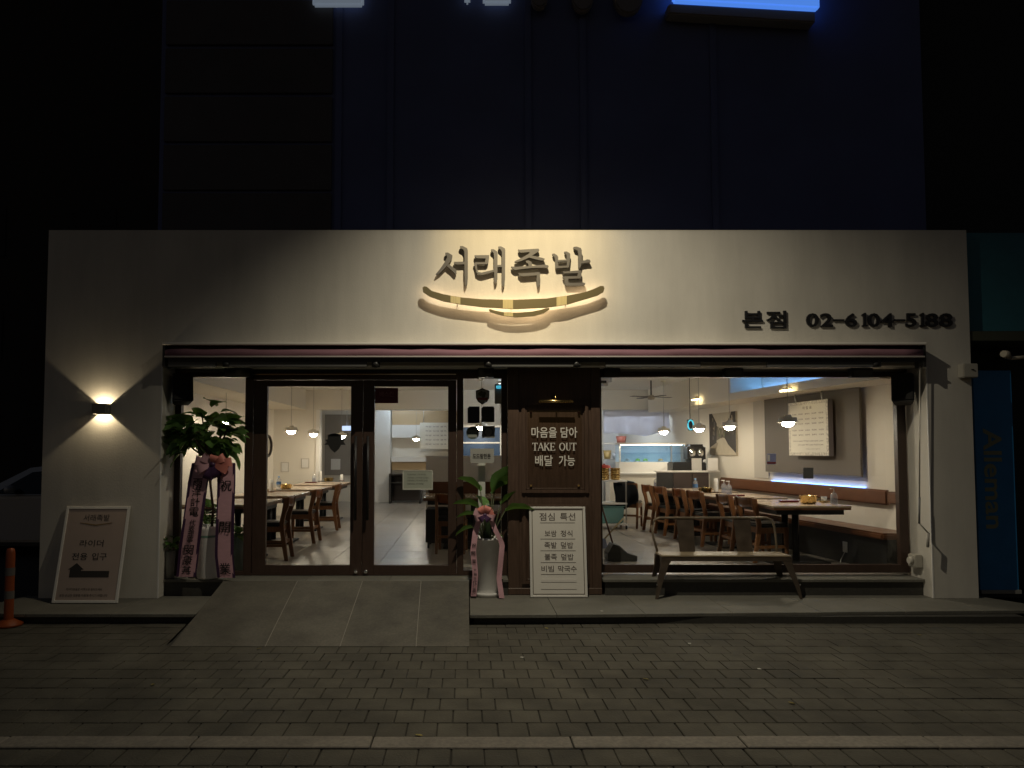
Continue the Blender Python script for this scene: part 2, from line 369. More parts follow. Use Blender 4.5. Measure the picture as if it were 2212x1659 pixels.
for d, px in ((doors[0], 771), (doors[1], 797)):
    x = fx(px)
    obj('handle', MB().tube([(x, .30, fz(1122)), (x, .30, fz(942))], .016, 10).tube([(x, .30, fz(1100)), (x, .372, fz(1100))], .011, 8).tube([(x, .30, fz(964)), (x, .372, fz(964))], .011, 8), blackm, d)
    obj('lock_knob', MB().lathe([(0, -.024), (.018, -.018), (.026, 0), (.018, .018), (0, .024)], (fx(772 if px < 780 else 793), .345, fz(1233)), 14).tube([(fx(772 if px < 780 else 793), .345, fz(1233)), (fx(772 if px < 780 else 793), .374, fz(1233))], .01, 8), chrome, d)
# stickers and notices on the glass
def flat(name, poly, y, m, parent, label=None, t=.002):
    o = obj(name, MB().prism(poly, y - t, y), m, parent)
    if label: o['label'] = label
    return o
def pxpoly(pts, y): return [(PY(a, b, y).x, PY(a, b, y).z) for a, b in pts]
def rectpx(a, b, c, d, y): return pxpoly([(a, d), (b, d), (b, c), (a, c)], y)
YG = .394
flat('sticker', pxpoly([(700, 961), (706, 955), (702, 950), (708, 949), (708, 940), (716, 937), (722, 936), (730, 937), (738, 940), (738, 949), (746, 949), (742, 954), (747, 961), (737, 961), (732, 970), (723, 978), (714, 970), (709, 961)], YG), YG, mat('black_vinyl', (.02, .02, .02), .6), doors[0], 'black shield sticker with ribbon')
st = flat('sticker', rectpx(810, 860, 838, 871, YG), YG, mat('maroon_vinyl', (.12, .012, .025), .5), doors[1], 'dark red notice in the upper corner of the door glass')
text('lettering', '배스킨', PY(820, 850, YG).x, PY(850, 850, YG).x, PY(820, 857, YG).z, PY(820, 846, YG).z, YG - .004, mat('dull_pink_ink', (.3, .12, .13), .6), st)
st = flat('notice', rectpx(870, 935, 1016, 1058, YG), YG, mat('grey_green_card', (.36, .39, .33), .7), doors[1], 'pale grey notice card on the door glass')
obj('border', frame(PY(870, 1016, YG).x, PY(935, 1016, YG).x, PY(900, 1058, YG).z, PY(900, 1016, YG).z, .012, .012, .012, .012, YG - .006, YG - .0025), mat('pale_border', (.55, .56, .5), .6), st)
for k, py in enumerate((1024, 1031, 1037, 1044)): text('lettering', '안녕하세요 고객 여러분 감사합니다'[:(12, 17, 16, 13)[k]], PY(880, py, YG).x, PY((920, 926, 924, 915)[k], py, YG).x, PY(880, py + 3, YG).z, PY(880, py - 1, YG).z, YG - .004, mat('grey_ink', (.12, .12, .11), .7), st)
def arcpts(cx, cy, r, n=20): return [(cx + r * math.cos(k * math.tau / n), cy + r * math.sin(k * math.tau / n)) for k in range(n)]
sh = flat('sticker', pxpoly([(1028, 844), (1036, 841), (1042, 838), (1048, 841), (1057, 844), (1057, 860), (1052, 868), (1042, 874), (1033, 868), (1028, 860)], YG), YG, mat('dark_badge', (.05, .055, .055), .6), win_n, 'grey shield badge sticker')
flat('badge_face', pxpoly([(1030, 846), (1042, 841), (1055, 846), (1055, 859), (1050, 866), (1042, 871), (1035, 866), (1030, 859)], YG - .003), YG - .003, mat('badge_grey', (.28, .29, .27), .6), sh)
flat('badge_band', rectpx(1031.5, 1053.5, 859, 864, YG - .006), YG - .006, mat('badge_red', (.25, .05, .05), .6), sh)
for q in ((1037, 851, 4.5), (1046, 850, 4), (1044, 855, 4.5), (1040, 847, 3)): flat('badge_mark', pxpoly(arcpts(*q, n=9), YG - .0055), YG - .0055, mat('badge_olive', (.10, .10, .06), .6), sh)
flat('sticker', pxpoly([(1010, 914), (1010, 882), (1014, 878), (1036, 878), (1036, 914)], YG), YG, mat('navy_vinyl', (.02, .022, .04), .55), win_n, 'dark navy square sticker')
flat('sticker', pxpoly([(1040, 912), (1040, 882), (1044, 878), (1066, 878), (1068, 882), (1068, 912)], YG), YG, mat('charcoal_vinyl', (.035, .037, .036), .55), win_n, 'charcoal square sticker')
rs = flat('sticker', pxpoly(arcpts(1021, 935, 14, 26), YG), YG, mat('teal_ring', (.07, .10, .09), .6), win_n, 'round grey green hygiene sticker')
text('lettering', '위생등급', PY(1011, 935, YG).x, PY(1031, 935, YG).x, PY(1011, 936, YG).z, PY(1011, 928, YG).z, YG - .004, mat('pale_ink', (.35, .37, .34), .6), rs)
flat('sticker_foot', rectpx(1011, 1031, 939, 945, YG - .003), YG - .003, mat('pale_ring', (.25, .27, .25), .6), rs)
rs = flat('sticker', rectpx(1041, 1069, 920, 946, YG), YG, mat('grey_sticker', (.17, .175, .165), .6), win_n, 'grey square sticker with dark ring')
flat('ring', pxpoly(arcpts(1055, 933, 11, 24), YG - .0035), YG - .0035, mat('ring_dark', (.06, .06, .06), .6), rs)
flat('ring_face', pxpoly(arcpts(1055, 933, 8, 24), YG - .006), YG - .006, mat('grey_sticker2', (.2, .2, .19), .6), rs)
sg = flat('notice_board', rectpx(1016, 1067, 969, 1000, YG), YG, mat('grey_board', (.36, .36, .34), .6), win_n, 'pale grey board with dark brand lettering', .01)
text('lettering', '도드람한돈', PY(1021, 985, YG).x, PY(1060, 985, YG).x, PY(1021, 991, YG).z, PY(1021, 980, YG).z, YG - .013, ink, sg, bold=.02)
flat('sticker', rectpx(1735, 1757, 1010, 1034, YG), YG, mat('grey_film', (.13, .13, .13), .5), win_r, 'small grey square sticker')
bc = flat('sticker', rectpx(1657, 1676, 980, 1003, YG), YG, mat('blue_card', (.30, .32, .55), .5), win_r, 'blue and white card with red band')
flat('card_band', rectpx(1657, 1676, 998, 1001.5, YG - .003), YG - .003, mat('badge_red', (.25, .05, .05)), bc)
flat('card_face', rectpx(1658, 1663, 982, 996, YG - .003), YG - .003, paper, bc)

# panelled walnut pillar with the take-out notice
YP = .20
pil = obj('pillar', MB().box(PY(1097, 1000, YP).x, PY(1297, 1000, YP).x, YP, .46, .003, OT + .1), walnut, bld); pil['label'] = 'walnut panelled pillar between door and dining window'
for a, b in ((1097, 1121), (1277, 1297)):
    obj('pilaster_strip', MB().box(PY(a, 1000, YP).x, PY(b, 1000, YP).x, YP - .018, YP - .001, .005, OT + .08).bevel(.004), walnut, pil)
def mould(p, px0, px1, py0, py1, wd=.045):
    a, b, c, d = PY(px0, py0, YP).x, PY(px1, py0, YP).x, PY(px0, py1, YP).z, PY(px0, py0, YP).z
    f_ = obj('panel_moulding', frame(a, b, c, d, wd, wd, wd, wd, YP - .03, YP - .001).bevel(.008, 2), walnut, p)
    obj('moulding_bead', frame(a + wd + .002, b - wd - .002, c + wd + .002, d - wd - .002, .014, .014, .014, .014, YP - .016, YP - .001).bevel(.004), walnut, f_)
mould(pil, 1126, 1270, 868, 1066); mould(pil, 1127, 1271, 1089, 1262)
obj('skirting', MB().box(PY(1097, 1000, YP).x - .004, PY(1297, 1000, YP).x + .004, YP - .024, YP - .0005, .004, .075).bevel(.005), walnut, pil)
tk = thing('take_out_panel', PY(1199, 1056, .15), 'clear acrylic panel on walnut pillar reading TAKE OUT in white', 'sign')
obj('plate', MB().box(PY(1140, 980, .178).x, PY(1257, 980, .178).x, .178, .184, PY(1199, 1054, .178).z, PY(1199, 886, .178).z), glassmat('smoked_acrylic', (.95, .94, .92), .8), tk)
wm = mat('white_lettering', (.80, .78, .72), .5)
def line(s, a, b, py, h, y, m, par, bold=0, nm='lettering'):
    return text(nm, s, PY(a, py, y).x, PY(b, py, y).x, PY(a, py + h, y).z, PY(a, py - h, y).z, y, m, par, bold=bold)
line('마음을 담아', 1148, 1247, 934, 11.5, .176, wm, tk, .012); line('배달', 1156, 1194, 995, 11.5, .176, wm, tk, .012); line('가능', 1207, 1242, 995, 11.5, .176, wm, tk, .012)
def serif(ch, px, wpx, py, h):
    x0, x1 = PY(px, py, .176).x, PY(px + wpx, py, .176).x; zb_, zt_ = PY(px, py + h, .176).z, PY(px, py - h, .176).z; W_, H_ = x1 - x0, zt_ - zb_
    th, tn = .15, .07
    S = {'T': [(.5, 0, .5, 1, th), (0, .96, 1, .96, tn), (.03, .8, .03, 1, tn), (.97, .8, .97, 1, tn), (.25, .03, .75, .03, tn * .7)],
         'A': [(.08, .03, .5, 1, tn), (.5, 1, .92, .03, th), (.24, .36, .76, .36, tn), (0, .03, .24, .03, tn * .7), (.72, .03, 1, .03, tn * .7)],
         'K': [(.18, 0, .18, 1, th), (.2, .42, .85, .97, tn), (.42, .58, .9, .03, th), (0, .03, .36, .03, tn * .7), (0, .97, .36, .97, tn * .7), (.66, .97, 1, .97, tn * .7), (.72, .03, 1, .03, tn * .7)],
         'E': [(.2, 0, .2, 1, th), (.0, .96, .92, .96, tn), (.2, .5, .72, .5, tn), (0, .04, .95, .04, tn), (.92, .8, .92, 1, tn), (.95, 0, .95, .22, tn), (.72, .4, .72, .6, tn)],
         'U': [(.2, .3, .2, .97, th), (.2, .3, .3, .08, th), (.3, .08, .5, .03, tn), (.5, .03, .72, .08, tn), (.72, .08, .82, .3, tn), (.82, .3, .82, .97, tn), (0, .97, .4, .97, tn * .7), (.64, .97, 1, .97, tn * .7)],
         'O': [(.5 + .42 * math.cos(a), .5 + .47 * math.sin(a), .5 + .42 * math.cos(a + .4), .5 + .47 * math.sin(a + .4), tn + (th - tn) * abs(math.cos(a + .2))) for a in [k * math.tau / 16 for k in range(16)]]}[ch]
    m_ = MB()
    for i, (a, b, c, d, w_) in enumerate(S):
        p, q = Vector((x0 + a * W_, 0, zb_ + b * H_)), Vector((x0 + c * W_, 0, zb_ + d * H_)); n_ = (q - p).normalized(); n_ = Vector((-n_.z, 0, n_.x)) * (w_ * H_ / 2)
        m_.prism([(v.x, v.z) for v in (p + n_, p - n_, q - n_, q + n_)], .1745 - .00008 * i, .1775)
    return obj('letter', m_, wm, tk)
for ch_, px_, w_ in zip('TAKEOUT', (1150, 1161.5, 1175, 1188.3, 1208, 1222, 1234), (11.3, 13, 12.3, 10.7, 12.8, 11.5, 11)): serif(ch_, px_, w_, 965, 8.5)
for px, py in ((1147, 891), (1250, 891), (1147, 1049), (1250, 1049)):
    obj('standoff_bolt', MB().tube([PY(px, py, .165), PY(px, py, .20)], .012, 10), chrome, tk)
pic = thing('picture_light', PY(1200, 866, .2), 'slim brass picture light bracketed above the take out panel', 'lamp')
obj('shade', MB().tube([PY(1164, 866.5, .06), PY(1238, 867, .06)], .017, 10), brass, pic)
obj('arm', MB().tube([PY(1200, 866, .06), PY(1200, 852, .09), PY(1200, 851, .20)], .007, 8), brass, pic)
obj('mounting_plate', MB().lathe([(0, -.012), (.03, -.012), (.03, .012), (0, .012)], PY(1197, 856, .185), 14), black, pic)

# ================================================================== SIGNS ON THE FACADE
SX = lambda u, v: ((1100 + u / 3.403) * .78107, (620 + v / 3.403) * .78107)
def trace(pts, y): return [(PY(*SX(u, v), y).x, PY(*SX(u, v), y).z) for u, v in pts]
GL = {
 'first': [[(447,268),(472,266),(514,292),(512,315),(490,355),(455,400),(405,450),(365,478),(357,470),(395,425),(440,360),(465,312),(462,298),(447,284)],
  [(478,372),(505,395),(552,430),(553,462),(540,466),(505,430),(462,395)], [(528,355),(640,352),(640,376),(550,380),(528,370)],
  [(585,206),(612,206),(652,226),(660,248),(660,500),(655,560),(640,588),(632,570),(628,480),(628,260),(618,240),(588,222)]],
 'second': [[(722,292),(860,290),(860,312),(852,360),(838,376),(745,378),(748,420),(757,450),(790,455),(915,425),(915,445),(800,478),(765,474),(740,455),(725,385),(716,366),(735,358),(820,358),(828,322),(745,320),(724,306)],
  [(877,236),(900,234),(935,255),(940,270),(938,520),(930,548),(915,560),(908,520),(905,275),(895,262),(880,250)], [(930,385),(990,382),(990,402),(930,404)],
  [(947,210),(972,209),(1008,228),(1012,245),(1010,520),(1003,570),(990,590),(982,570),(980,260),(972,243),(950,226)]],
 'third': [[(1133,237),(1150,240),(1280,232),(1325,230),(1333,244),(1318,260),(1240,312),(1165,345),(1105,360),(1100,348),(1165,318),(1230,280),(1245,262),(1160,268),(1140,256)],
  [(1245,295),(1290,300),(1365,318),(1385,325),(1378,342),(1350,342),(1290,328),(1240,315)], [(1205,345),(1228,340),(1255,352),(1265,370),(1262,400),(1235,402),(1228,372),(1207,358)],
  [(1067,398),(1110,402),(1280,390),(1385,380),(1415,388),(1420,400),(1405,415),(1380,410),(1270,412),(1150,425),(1110,432),(1085,422)],
  [(1133,462),(1160,464),(1300,455),(1330,450),(1340,460),(1338,520),(1335,570),(1322,592),(1312,580),(1305,530),(1308,482),(1190,490),(1160,490)]],
 'fourth': [[(1455,278),(1475,276),(1500,292),(1510,310),(1510,400),(1500,418),(1485,412),(1482,330),(1475,305),(1458,290)],
  [(1568,258),(1590,256),(1622,275),(1625,290),(1615,395),(1605,410),(1590,400),(1592,300),(1585,280),(1570,270)], [(1500,338),(1600,332),(1600,350),(1500,355)], [(1492,395),(1612,390),(1612,408),(1492,415)],
  [(1655,214),(1685,212),(1722,225),(1732,245),(1732,330),(1725,395),(1712,415),(1702,400),(1700,270),(1690,245),(1658,232)], [(1722,345),(1765,340),(1780,332),(1805,335),(1815,350),(1810,362),(1785,362),(1722,372)],
  [(1550,445),(1570,447),(1720,435),(1728,442),(1728,500),(1710,512),(1605,515),(1605,545),(1625,555),(1740,550),(1765,556),(1762,568),(1745,578),(1590,580),(1575,565),(1570,510),(1552,500),(1570,492),(1690,490),(1695,462),(1570,465)]]}
name_sign = thing('restaurant_name_sign', PY(1106, 600, -.05), 'raised grey Korean letters of restaurant name on floodlit plaster', 'sign')
for k, polys in GL.items():
    m_ = MB()
    for i, p in enumerate(polys): m_.prism(trace(p, -.06), -.06 - .0012 * i, -.022 + .0008 * i)
    o = obj('letter', m_, letterm, name_sign)
emb = thing('smile_emblem', PY(1106, 680, -.05), 'brass smile shaped emblem with halo light below the restaurant name', 'sign')
BIG = [(232,598),(250,585),(275,590),(320,628),(430,660),(600,690),(800,707),(1100,712),(1400,700),(1600,672),(1760,640),(1850,608),(1905,582),(1935,582),(1945,605),(1935,640),(1880,672),(1800,695),(1600,755),(1400,785),(1100,798),(800,780),(600,755),(430,725),(300,680),(240,640)]
SML = [(857,805),(870,800),(920,815),(1000,830),(1120,836),(1250,825),(1350,805),(1400,790),(1425,790),(1430,800),(1380,835),(1290,862),(1130,875),(1000,862),(920,842),(870,822)]
led = mat('halo_led', (.9, .8, .6), .5, emit=(1.0, .70, .40), estr=5.5)
for P_ in (BIG, SML):
    st = obj('brass_strip', MB().prism(trace(P_, -.13), -.135, -.105), brassbr, emb)
    c = Vector((sum(p[0] for p in P_) / len(P_), sum(p[1] for p in P_) / len(P_)))
    n = len(P_) // 2
    ins = []
    for i, p in enumerate(P_):           # light strip on the back, set in from the edge
        q = min(P_, key=lambda r_: (abs(r_[0] - p[0]) + (0 if (P_.index(r_) < n) != (i < n) else 1e6)))
        ins.append((p[0] * .985 + c.x * .015, p[1] + (q[1] - p[1]) * .22))
    obj('light_strip', MB().prism(trace(ins, -.13), -.104, -.098), led, st)
def band(P_, u0, u1):
    n = P_.index(max(P_)); top, bot = P_[:n + 1], P_[n:] + P_[:1]
    def yy(c, u):
        for (a, b), (c_, d) in zip(c, c[1:]):
            if min(a, c_) <= u <= max(a, c_) and a != c_: return b + (d - b) * (u - a) / (c_ - a)
        return c[0][1]
    us = [u0 + (u1 - u0) * k / 4 for k in range(5)]
    return [(u, yy(top, u) + 1) for u in us] + [(u, yy(bot, u) - 1) for u in us[::-1]]
hilite = mat('highlight_brass', (.62, .52, .26), .5, .2, var=.35, scale=40, stretch=(9, 1, .02))  # bright reflections of the brass put into the colour as paler, pleated pieces
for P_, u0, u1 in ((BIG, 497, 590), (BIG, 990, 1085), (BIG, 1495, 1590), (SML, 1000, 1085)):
    obj('highlight_insert', MB().prism(trace(band(P_, u0, u1), -.137), -.139, -.1355), hilite, emb)
for u, v in ((560, 745), (1075, 775), (1590, 745)):
    a = PY(*SX(u, v), -.13); obj('mounting_pin', MB().tube([(a.x, -.106, a.z), (a.x, .003, a.z)], .006, 6), steel, emb)
for u, v in ((1120, 855),):
    a = PY(*SX(u, v), -.13); obj('mounting_pin', MB().tube([(a.x, -.106, a.z), (a.x, .003, a.z)], .006, 6), steel, emb)
# branch name and telephone number: black raised characters
phone = thing('telephone_sign', PY(1830, 706, -.02), 'black raised characters with branch name and telephone number on plaster', 'sign')
blk = mat('black_letter', (.012, .012, .014), .5)
T4 = lambda u, v: ((2000 + u / 3.16) * .78107, (820 + v / 3.16) * .78107)
def rchar(s, u0, u1, v0, v1, bold):
    a, b = T4(u0, v1), T4(u1, v0)
    p, q = PY(*a, -.045), PY(*b, -.045)
    text('character', s, p.x, q.x, p.z, q.z, -.004, blk, phone, bold=bold, depth=.02)
rchar('본', 178, 355, 122, 272, .012); rchar('점', 388, 560, 120, 275, .012)
for s, a, b in (('0', 738, 845), ('2', 862, 968), ('6', 1080, 1180), ('1', 1212, 1268), ('0', 1278, 1382), ('4', 1392, 1500), ('5', 1610, 1700), ('1', 1722, 1772), ('8', 1788, 1892), ('8', 1908, 2018)):
    if s != '1': rchar(s, a, b, 142, 262, .016)
    else:                                            # the photo's 1 has a slab foot
        c_ = (a + b) / 2; P1 = [T4(*q) for q in ((c_ - 22, 262), (c_ + 24, 262), (c_ + 24, 250), (c_ + 11, 246), (c_ + 11, 142), (c_ - 4, 142), (c_ - 26, 158), (c_ - 26, 166), (c_ - 11, 162), (c_ - 11, 246), (c_ - 22, 250))]
        obj('character', MB().prism([(PY(*q, -.024).x, PY(*q, -.024).z) for q in P1], -.024, -.004), blk, phone)
for a, b in ((975, 1070), (1508, 1605)): rchar('-', a, b, 195, 210, .01)
serif = MB()
# ================================================================== AWNING
ya = -.18
a0, a1 = PY(350, 745, ya).x, PY(2002, 745, ya).x
zt = PY(1100, 739, ya).z
aw = thing('retractable_awning', ((a0 + a1) / 2, -.1, zt - .2), 'rolled up retractable awning with mauve fabric over the shop front', 'awning')
obj('cover', MB().box(a0, a1, ya, -.002, zt - .028, zt).bevel(.004), mat('cream_metal', (.86, .83, .76), .45), aw)
obj('end_cap', MB().box(a0 - .002, a0 + .025, ya + .02, -.003, zt - .26, zt - .03), black, aw)
obj('end_cap', MB().box(a1 - .025, a1 + .002, ya + .02, -.003, zt - .26, zt - .03), black, aw)
obj('housing', MB().box(a0 + .03, a1 - .03, -.084, -.071, PY(1000, 780, -.1).z, zt - .03), black, aw)
obj('back_rail', MB().box(a0 + .03, a1 - .03, -.07, -.004, zt - .15, zt - .035), black, aw)
fab = mat('mauve_canvas', (.25, .125, .16), .8, var=.1, scale=4, stretch=(1, 6, 6))
zr = PY(1100, 764, -.20).z
obj('fabric_roll', MB().tube([(a0 + .03 + (a1 - a0 - .06) * k / 40, -.132, zr + .012 + .004 * math.sin(k * 1.9) + .003 * math.sin(k * .7)) for k in range(41)], [.045 + .003 * math.sin(k * 2.3) for k in range(41)], 12), fab, aw)
obj('front_bar', MB().box(a0 + .03, a1 - .03, -.195, -.145, PY(1100, 772, -.195).z, PY(1100, 768.5, -.195).z).bevel(.004), mat('pale_bar', (.48, .44, .42), .4), aw)
obj('valance', MB().box(a0 + .05, a1 - .05, -.143, -.13, PY(1100, 782, -.14).z, PY(1100, 773, -.14).z), mat('dark_valance', (.05, .048, .048), .7), aw)
armm = mat('arm_grey', (.10, .10, .095), .5)
for p0, p1 in ((500, 798), (1060, 1235), (380, 480), (1640, 1880), (1300, 1500)):
    obj('arm', MB().box(PY(p0, 1, -.12).x, PY(p1, 1, -.12).x, -.14, -.09, PY(1000, 793, -.12).z, PY(1000, 781, -.12).z).bevel(.004), armm, aw)
for p in (490, 1245, 1890, 812, 1055): obj('arm_joint', MB().lathe([(0, -.03), (.045, -.03), (.045, .03), (0, .03)], PY(p, 787, -.115), 12), black, aw)
cr = thing('awning_crank', PY(2004, 1180, -.12), 'long thin awning crank rod with cranked grip hanging by reveal', 'crank')
obj('rod', MB().tube([PY(1987, 792, -.10), PY(1986, 1075, -.10)], .007, 8), mat('pale_rod', (.55, .52, .46), .35, .5), cr)
obj('sleeve', MB().tube([PY(1986, 1074, -.10), PY(1985.5, 1131, -.11)], .011, 8), mat('grey_grip', (.2, .2, .2), .5), cr)
obj('offset_arm', MB().tube([PY(1985.5, 1130, -.11), PY(2005.5, 1152, -.12)], .008, 8), mat('pale_rod', (.55, .52, .46)), cr)
obj('grip', MB().tube([PY(2005.5, 1151, -.12), PY(2004, 1182, -.12)], .014, 8), mat('grip_beige', (.35, .33, .3), .5), cr)
fl = None
FLAB = ['first small black floodlight under the awning, above side window', 'small black floodlight under the awning above the slim window strip', 'small black floodlight under the awning beside the walnut pillar', 'small black floodlight under the awning above middle of dining window', 'small black floodlight under awning next to the right loudspeaker']
for k, (a, b) in enumerate(((484, 542), (1032, 1067), (1304, 1340), (1565, 1606), (1839, 1886))):
    c = PY((a + b) / 2, 806, .22); W_ = PY(b, 806, .22).x - PY(a, 806, .22).x
    t_ = thing('floodlight', c, FLAB[k], 'floodlight', 'floodlights under the awning')
    fr_ = obj('housing', MB().box(c.x - W_ / 2, c.x + W_ / 2, .215, .30, c.z - .045, c.z + .055).bevel(.006), blackm, t_)
    obj('lens', MB().box(c.x - W_ / 2 + .02, c.x + W_ / 2 - .02, .211, .2145, c.z - .028, c.z + .036), mat('dark_lens', (.03, .035, .04), .15), t_)
    obj('bracket', MB().box(c.x - .02, c.x + .02, .30, .338, c.z - .01, c.z + .03), blackm, t_)
# loudspeakers in the corners of the recess
def speaker(px, py, y, rz, label):
    c = PY(px, py, y); t_ = thing('loudspeaker', c, label, 'speaker', 'outdoor loudspeakers', rot=(R(-12), 0, rz))
    obj('cabinet', MB().prism([(-.11, -.10), (.11, -.10), (.085, .10), (-.085, .10)], -.16, .16, 'z').bevel(.012, 2), mat('speaker_black', (.02, .02, .021), .55), t_, True)
    obj('grille', MB().box(-.095, .095, -.108, -.1015, -.145, .145), mat('speaker_grille', (.012, .012, .012), .8, bump=.4, bscale=300), t_, True)
    obj('bracket', MB().tube([(0, .10, 0), (0, .17, .02)], .02, 8), blackm, t_, True)
speaker(1950, 841, .20, R(-32), 'black loudspeaker angled down at dining window end of recess')
speaker(393, 841, .22, R(28), 'black loudspeaker tucked above the side window with plants')

# sconce: hollow box, open above and below, with one lamp inside
c = PY(219, 883.5, -.06)
sco = thing('wall_sconce', (c.x, 0, c.z), 'small grey box wall sconce throwing light up and down plaster', 'lamp')
scm = mat('sconce_grey', (.22, .215, .2), .4, .4)
obj('housing', MB().box(c.x - .072, c.x - .066, -.12, -.002, c.z - .056, c.z + .056).box(c.x + .066, c.x + .072, -.12, -.002, c.z - .056, c.z + .056)
    .box(c.x - .066, c.x + .066, -.12, -.114, c.z - .056, c.z + .056), scm, sco)
obj('back_plate', MB().box(c.x - .066, c.x + .066, -.008, -.001, c.z - .05, c.z + .05), scm, sco)
obj('lamp_chip', MB().box(c.x - .006, c.x + .006, -.020, -.009, c.z - .02, c.z + .02), mat('chip_glow', (1, .9, .7), .5, emit=(1, .8, .5), estr=30), sco)
l = bpy.data.lights.new('sconce_light', 'POINT'); l.energy = 7.0; l.color = (1, .80, .50); l.shadow_soft_size = .004
o = bpy.data.objects.new('sconce_light', l); COL.objects.link(o); o.location = (c.x, -.060, c.z)
# small boxes on the right of the front
c = PY(2093, 801, -.06); jb = thing('junction_box', (c.x, 0, c.z), 'pale plastic junction box on the edge of the facade', 'box')
obj('box', MB().box(c.x - .085, c.x + .075, -.10, -.001, c.z - .075, c.z + .075).bevel(.008, 2), mat('grey_plastic', (.42, .40, .35), .5), jb)
obj('knockout', MB().lathe([(0, -.004), (.014, -.004), (.014, .004), (0, .004)], (c.x + .01, -.103, c.z + .01), 12), black, jb)
c = PY(1973, 1210, .22); ob = thing('outdoor_socket', (OR_ - .05, .22, c.z), 'grey weatherproof socket box low on the white reveal', 'socket')
obj('box', MB().box(OR_ - .085, OR_ - .001, .15, .29, c.z - .075, c.z + .065).bevel(.008, 2), mat('grey_plastic', (.42, .40, .35)), ob)
obj('cover', MB().tube([(OR_ - .125, .21, c.z), (OR_ - .086, .21, c.z)], [.036, .042], 14), mat('grey_plastic2', (.5, .48, .43), .45), ob)

# bracket-mounted sign floodlight above the picture
sf = thing('sign_floodlight', LAMP, 'floodlight on long bracket arm above the restaurant sign', 'lamp')
obj('arm', MB().tube([(LAMP.x, .549, 7.4), (LAMP.x, -1.0, 6.75), (LAMP.x, LAMP.y, LAMP.z + .16)], .025, 8), blackm, sf)
obj('shade', MB().lathe([(.03, .16), (.09, .13), (.12, .03), (.116, .03), (.085, .122), (.0, .14)], LAMP, 18), blackm, sf)
cut = LAMP.z - .15 * (LAMP.z - 4.08) / -LAMP.y          # unseen plate added to stop light above the top of the facade
obj('light_cutoff', MB().box(LAMP.x - .8, LAMP.x + .8, LAMP.y + .15, LAMP.y + .154, cut, LAMP.z + .2), blackm, sf)

# ================================================================== UPPER FLOOR SIGN above
us = thing('upper_floor_lightbox', PY(1606, 0, .45), 'blue glowing lightbox sign high on the upper storey', 'sign')
xa, xb = PY(1455, 5, .35).x, PY(1771, 5, .35).x; za, zc = PY(1455, 0, .35).z, PY(1771, 18, .35).z
obj('face', MB().hexa([(xa, .34, za), (xb, .34, zc), (xb, .44, zc), (xa, .44, za)], [(xa, .34, za + .6), (xb, .34, za + .6), (xb, .44, za + .6), (xa, .44, za + .6)]).bevel(.02, 2),
    mat('blue_lightbox', (.05, .15, .5), .4, emit=(.085, .26, .85), estr=.85), us)
obj('ledge', MB().hexa([(xa - .05, .38, za - .14), (xb - .04, .38, zc - .15), (xb - .04, .549, zc - .15), (xa - .05, .549, za - .14)], [(xa - .05, .38, za - .02), (xb - .04, .38, zc - .02), (xb - .04, .549, zc - .02), (xa - .05, .549, za - .02)]).bevel(.015, 2), mat('ledge_beige', (.28, .26, .24), .7), us)
ul = thing('upper_floor_letters', PY(1250, 0, .45), 'three dim round bottomed sign letters on the dark upper storey', 'sign')
for a, b, yb in ((1148, 1183, 18), (1236, 1281, 25), (1326, 1389, 31)):
    x0, x1, zb = PY(a, 0, .42).x, PY(b, 0, .42).x, PY(a, yb, .42).z; r_ = (x1 - x0) / 2
    obj('letter', MB().prism([(x0 + r_ + r_ * math.cos(t), zb + r_ * 1.2 + r_ * 1.2 * math.sin(t)) for t in [math.pi + math.pi * k / 12 for k in range(13)]] + [(x1, zb + .8), (x0, zb + .8)], .40, .50).bevel(.02, 2), mat('dim_letter', (.20, .18, .18), .6), ul)
ug = thing('upper_floor_plaque', PY(730, 0, .45), 'pale bluish sign bars at the top of the dark upper storey', 'sign')
pg = mat('pale_glow', (.3, .33, .38), .5, emit=(.28, .34, .42), estr=.35)
for a, b, yb in ((674, 785, 10), (1003, 1016, 4), (1043, 1104, 6)):
    zb = PY(a, yb, .42).z; obj('sign_bar', MB().box(PY(a, 0, .42).x, PY(b, 0, .42).x, .42, .50, zb, zb + .5).bevel(.025, 2), pg, ug)

# ================================================================== NEIGHBOUR on the right
nb = thing('neighbouring_shop', PY(2160, 1280, .3), 'dark teal neighbouring shop front with blue sign panel', 'building')
nm_ = mat('teal_fascia', (.04, .17, .22), .6, var=.1)
xr = XR + .02
obj('wall', MB().box(xr, 12, .55, 9, .0, 3.4), mat('dark_wall', (.03, .035, .035), .8), nb)
obj('fascia', MB().box(xr, 12, .10, .549, PY(2150, 715, .1).z, ZT), nm_, nb)
obj('canopy_ledge', MB().box(xr, 12, .02, .545, PY(2150, 738, .1).z, PY(2150, 718, .1).z), mat('olive_ledge', (.07, .075, .05), .7), nb)
zb0, zb1 = PY(2140, 1276, .3).z, PY(2140, 800, .3).z
obj('sign_panel', MB().box(PY(2108, 1000, .3).x, PY(2192, 1000, .3).x, .30, .36, zb0, zb1).bevel(.006), mat('blue_panel', (.03, .22, .52), .45, var=.08), nb)
text('lettering', 'Alleman', PY(2126, 1000, .29).x, PY(2166, 1000, .29).x, PY(2140, 1142, .29).z, PY(2140, 925, .29).z, .297, mat('olive_lettering', (.30, .31, .20), .6), nb, bold=.02, rot90=True)
obj('panel_foot', MB().box(PY(2108, 1000, .3).x, PY(2194, 1000, .3).x, .28, .299, zb0 - .03, zb0 + .01), mat('pale_foot', (.3, .3, .28), .5), nb)
obj('plinth', MB().box(xr, 12, .30, .545, -.05, zb0 - .04), mat('dark_wall', (.03, .035, .035)), nb)
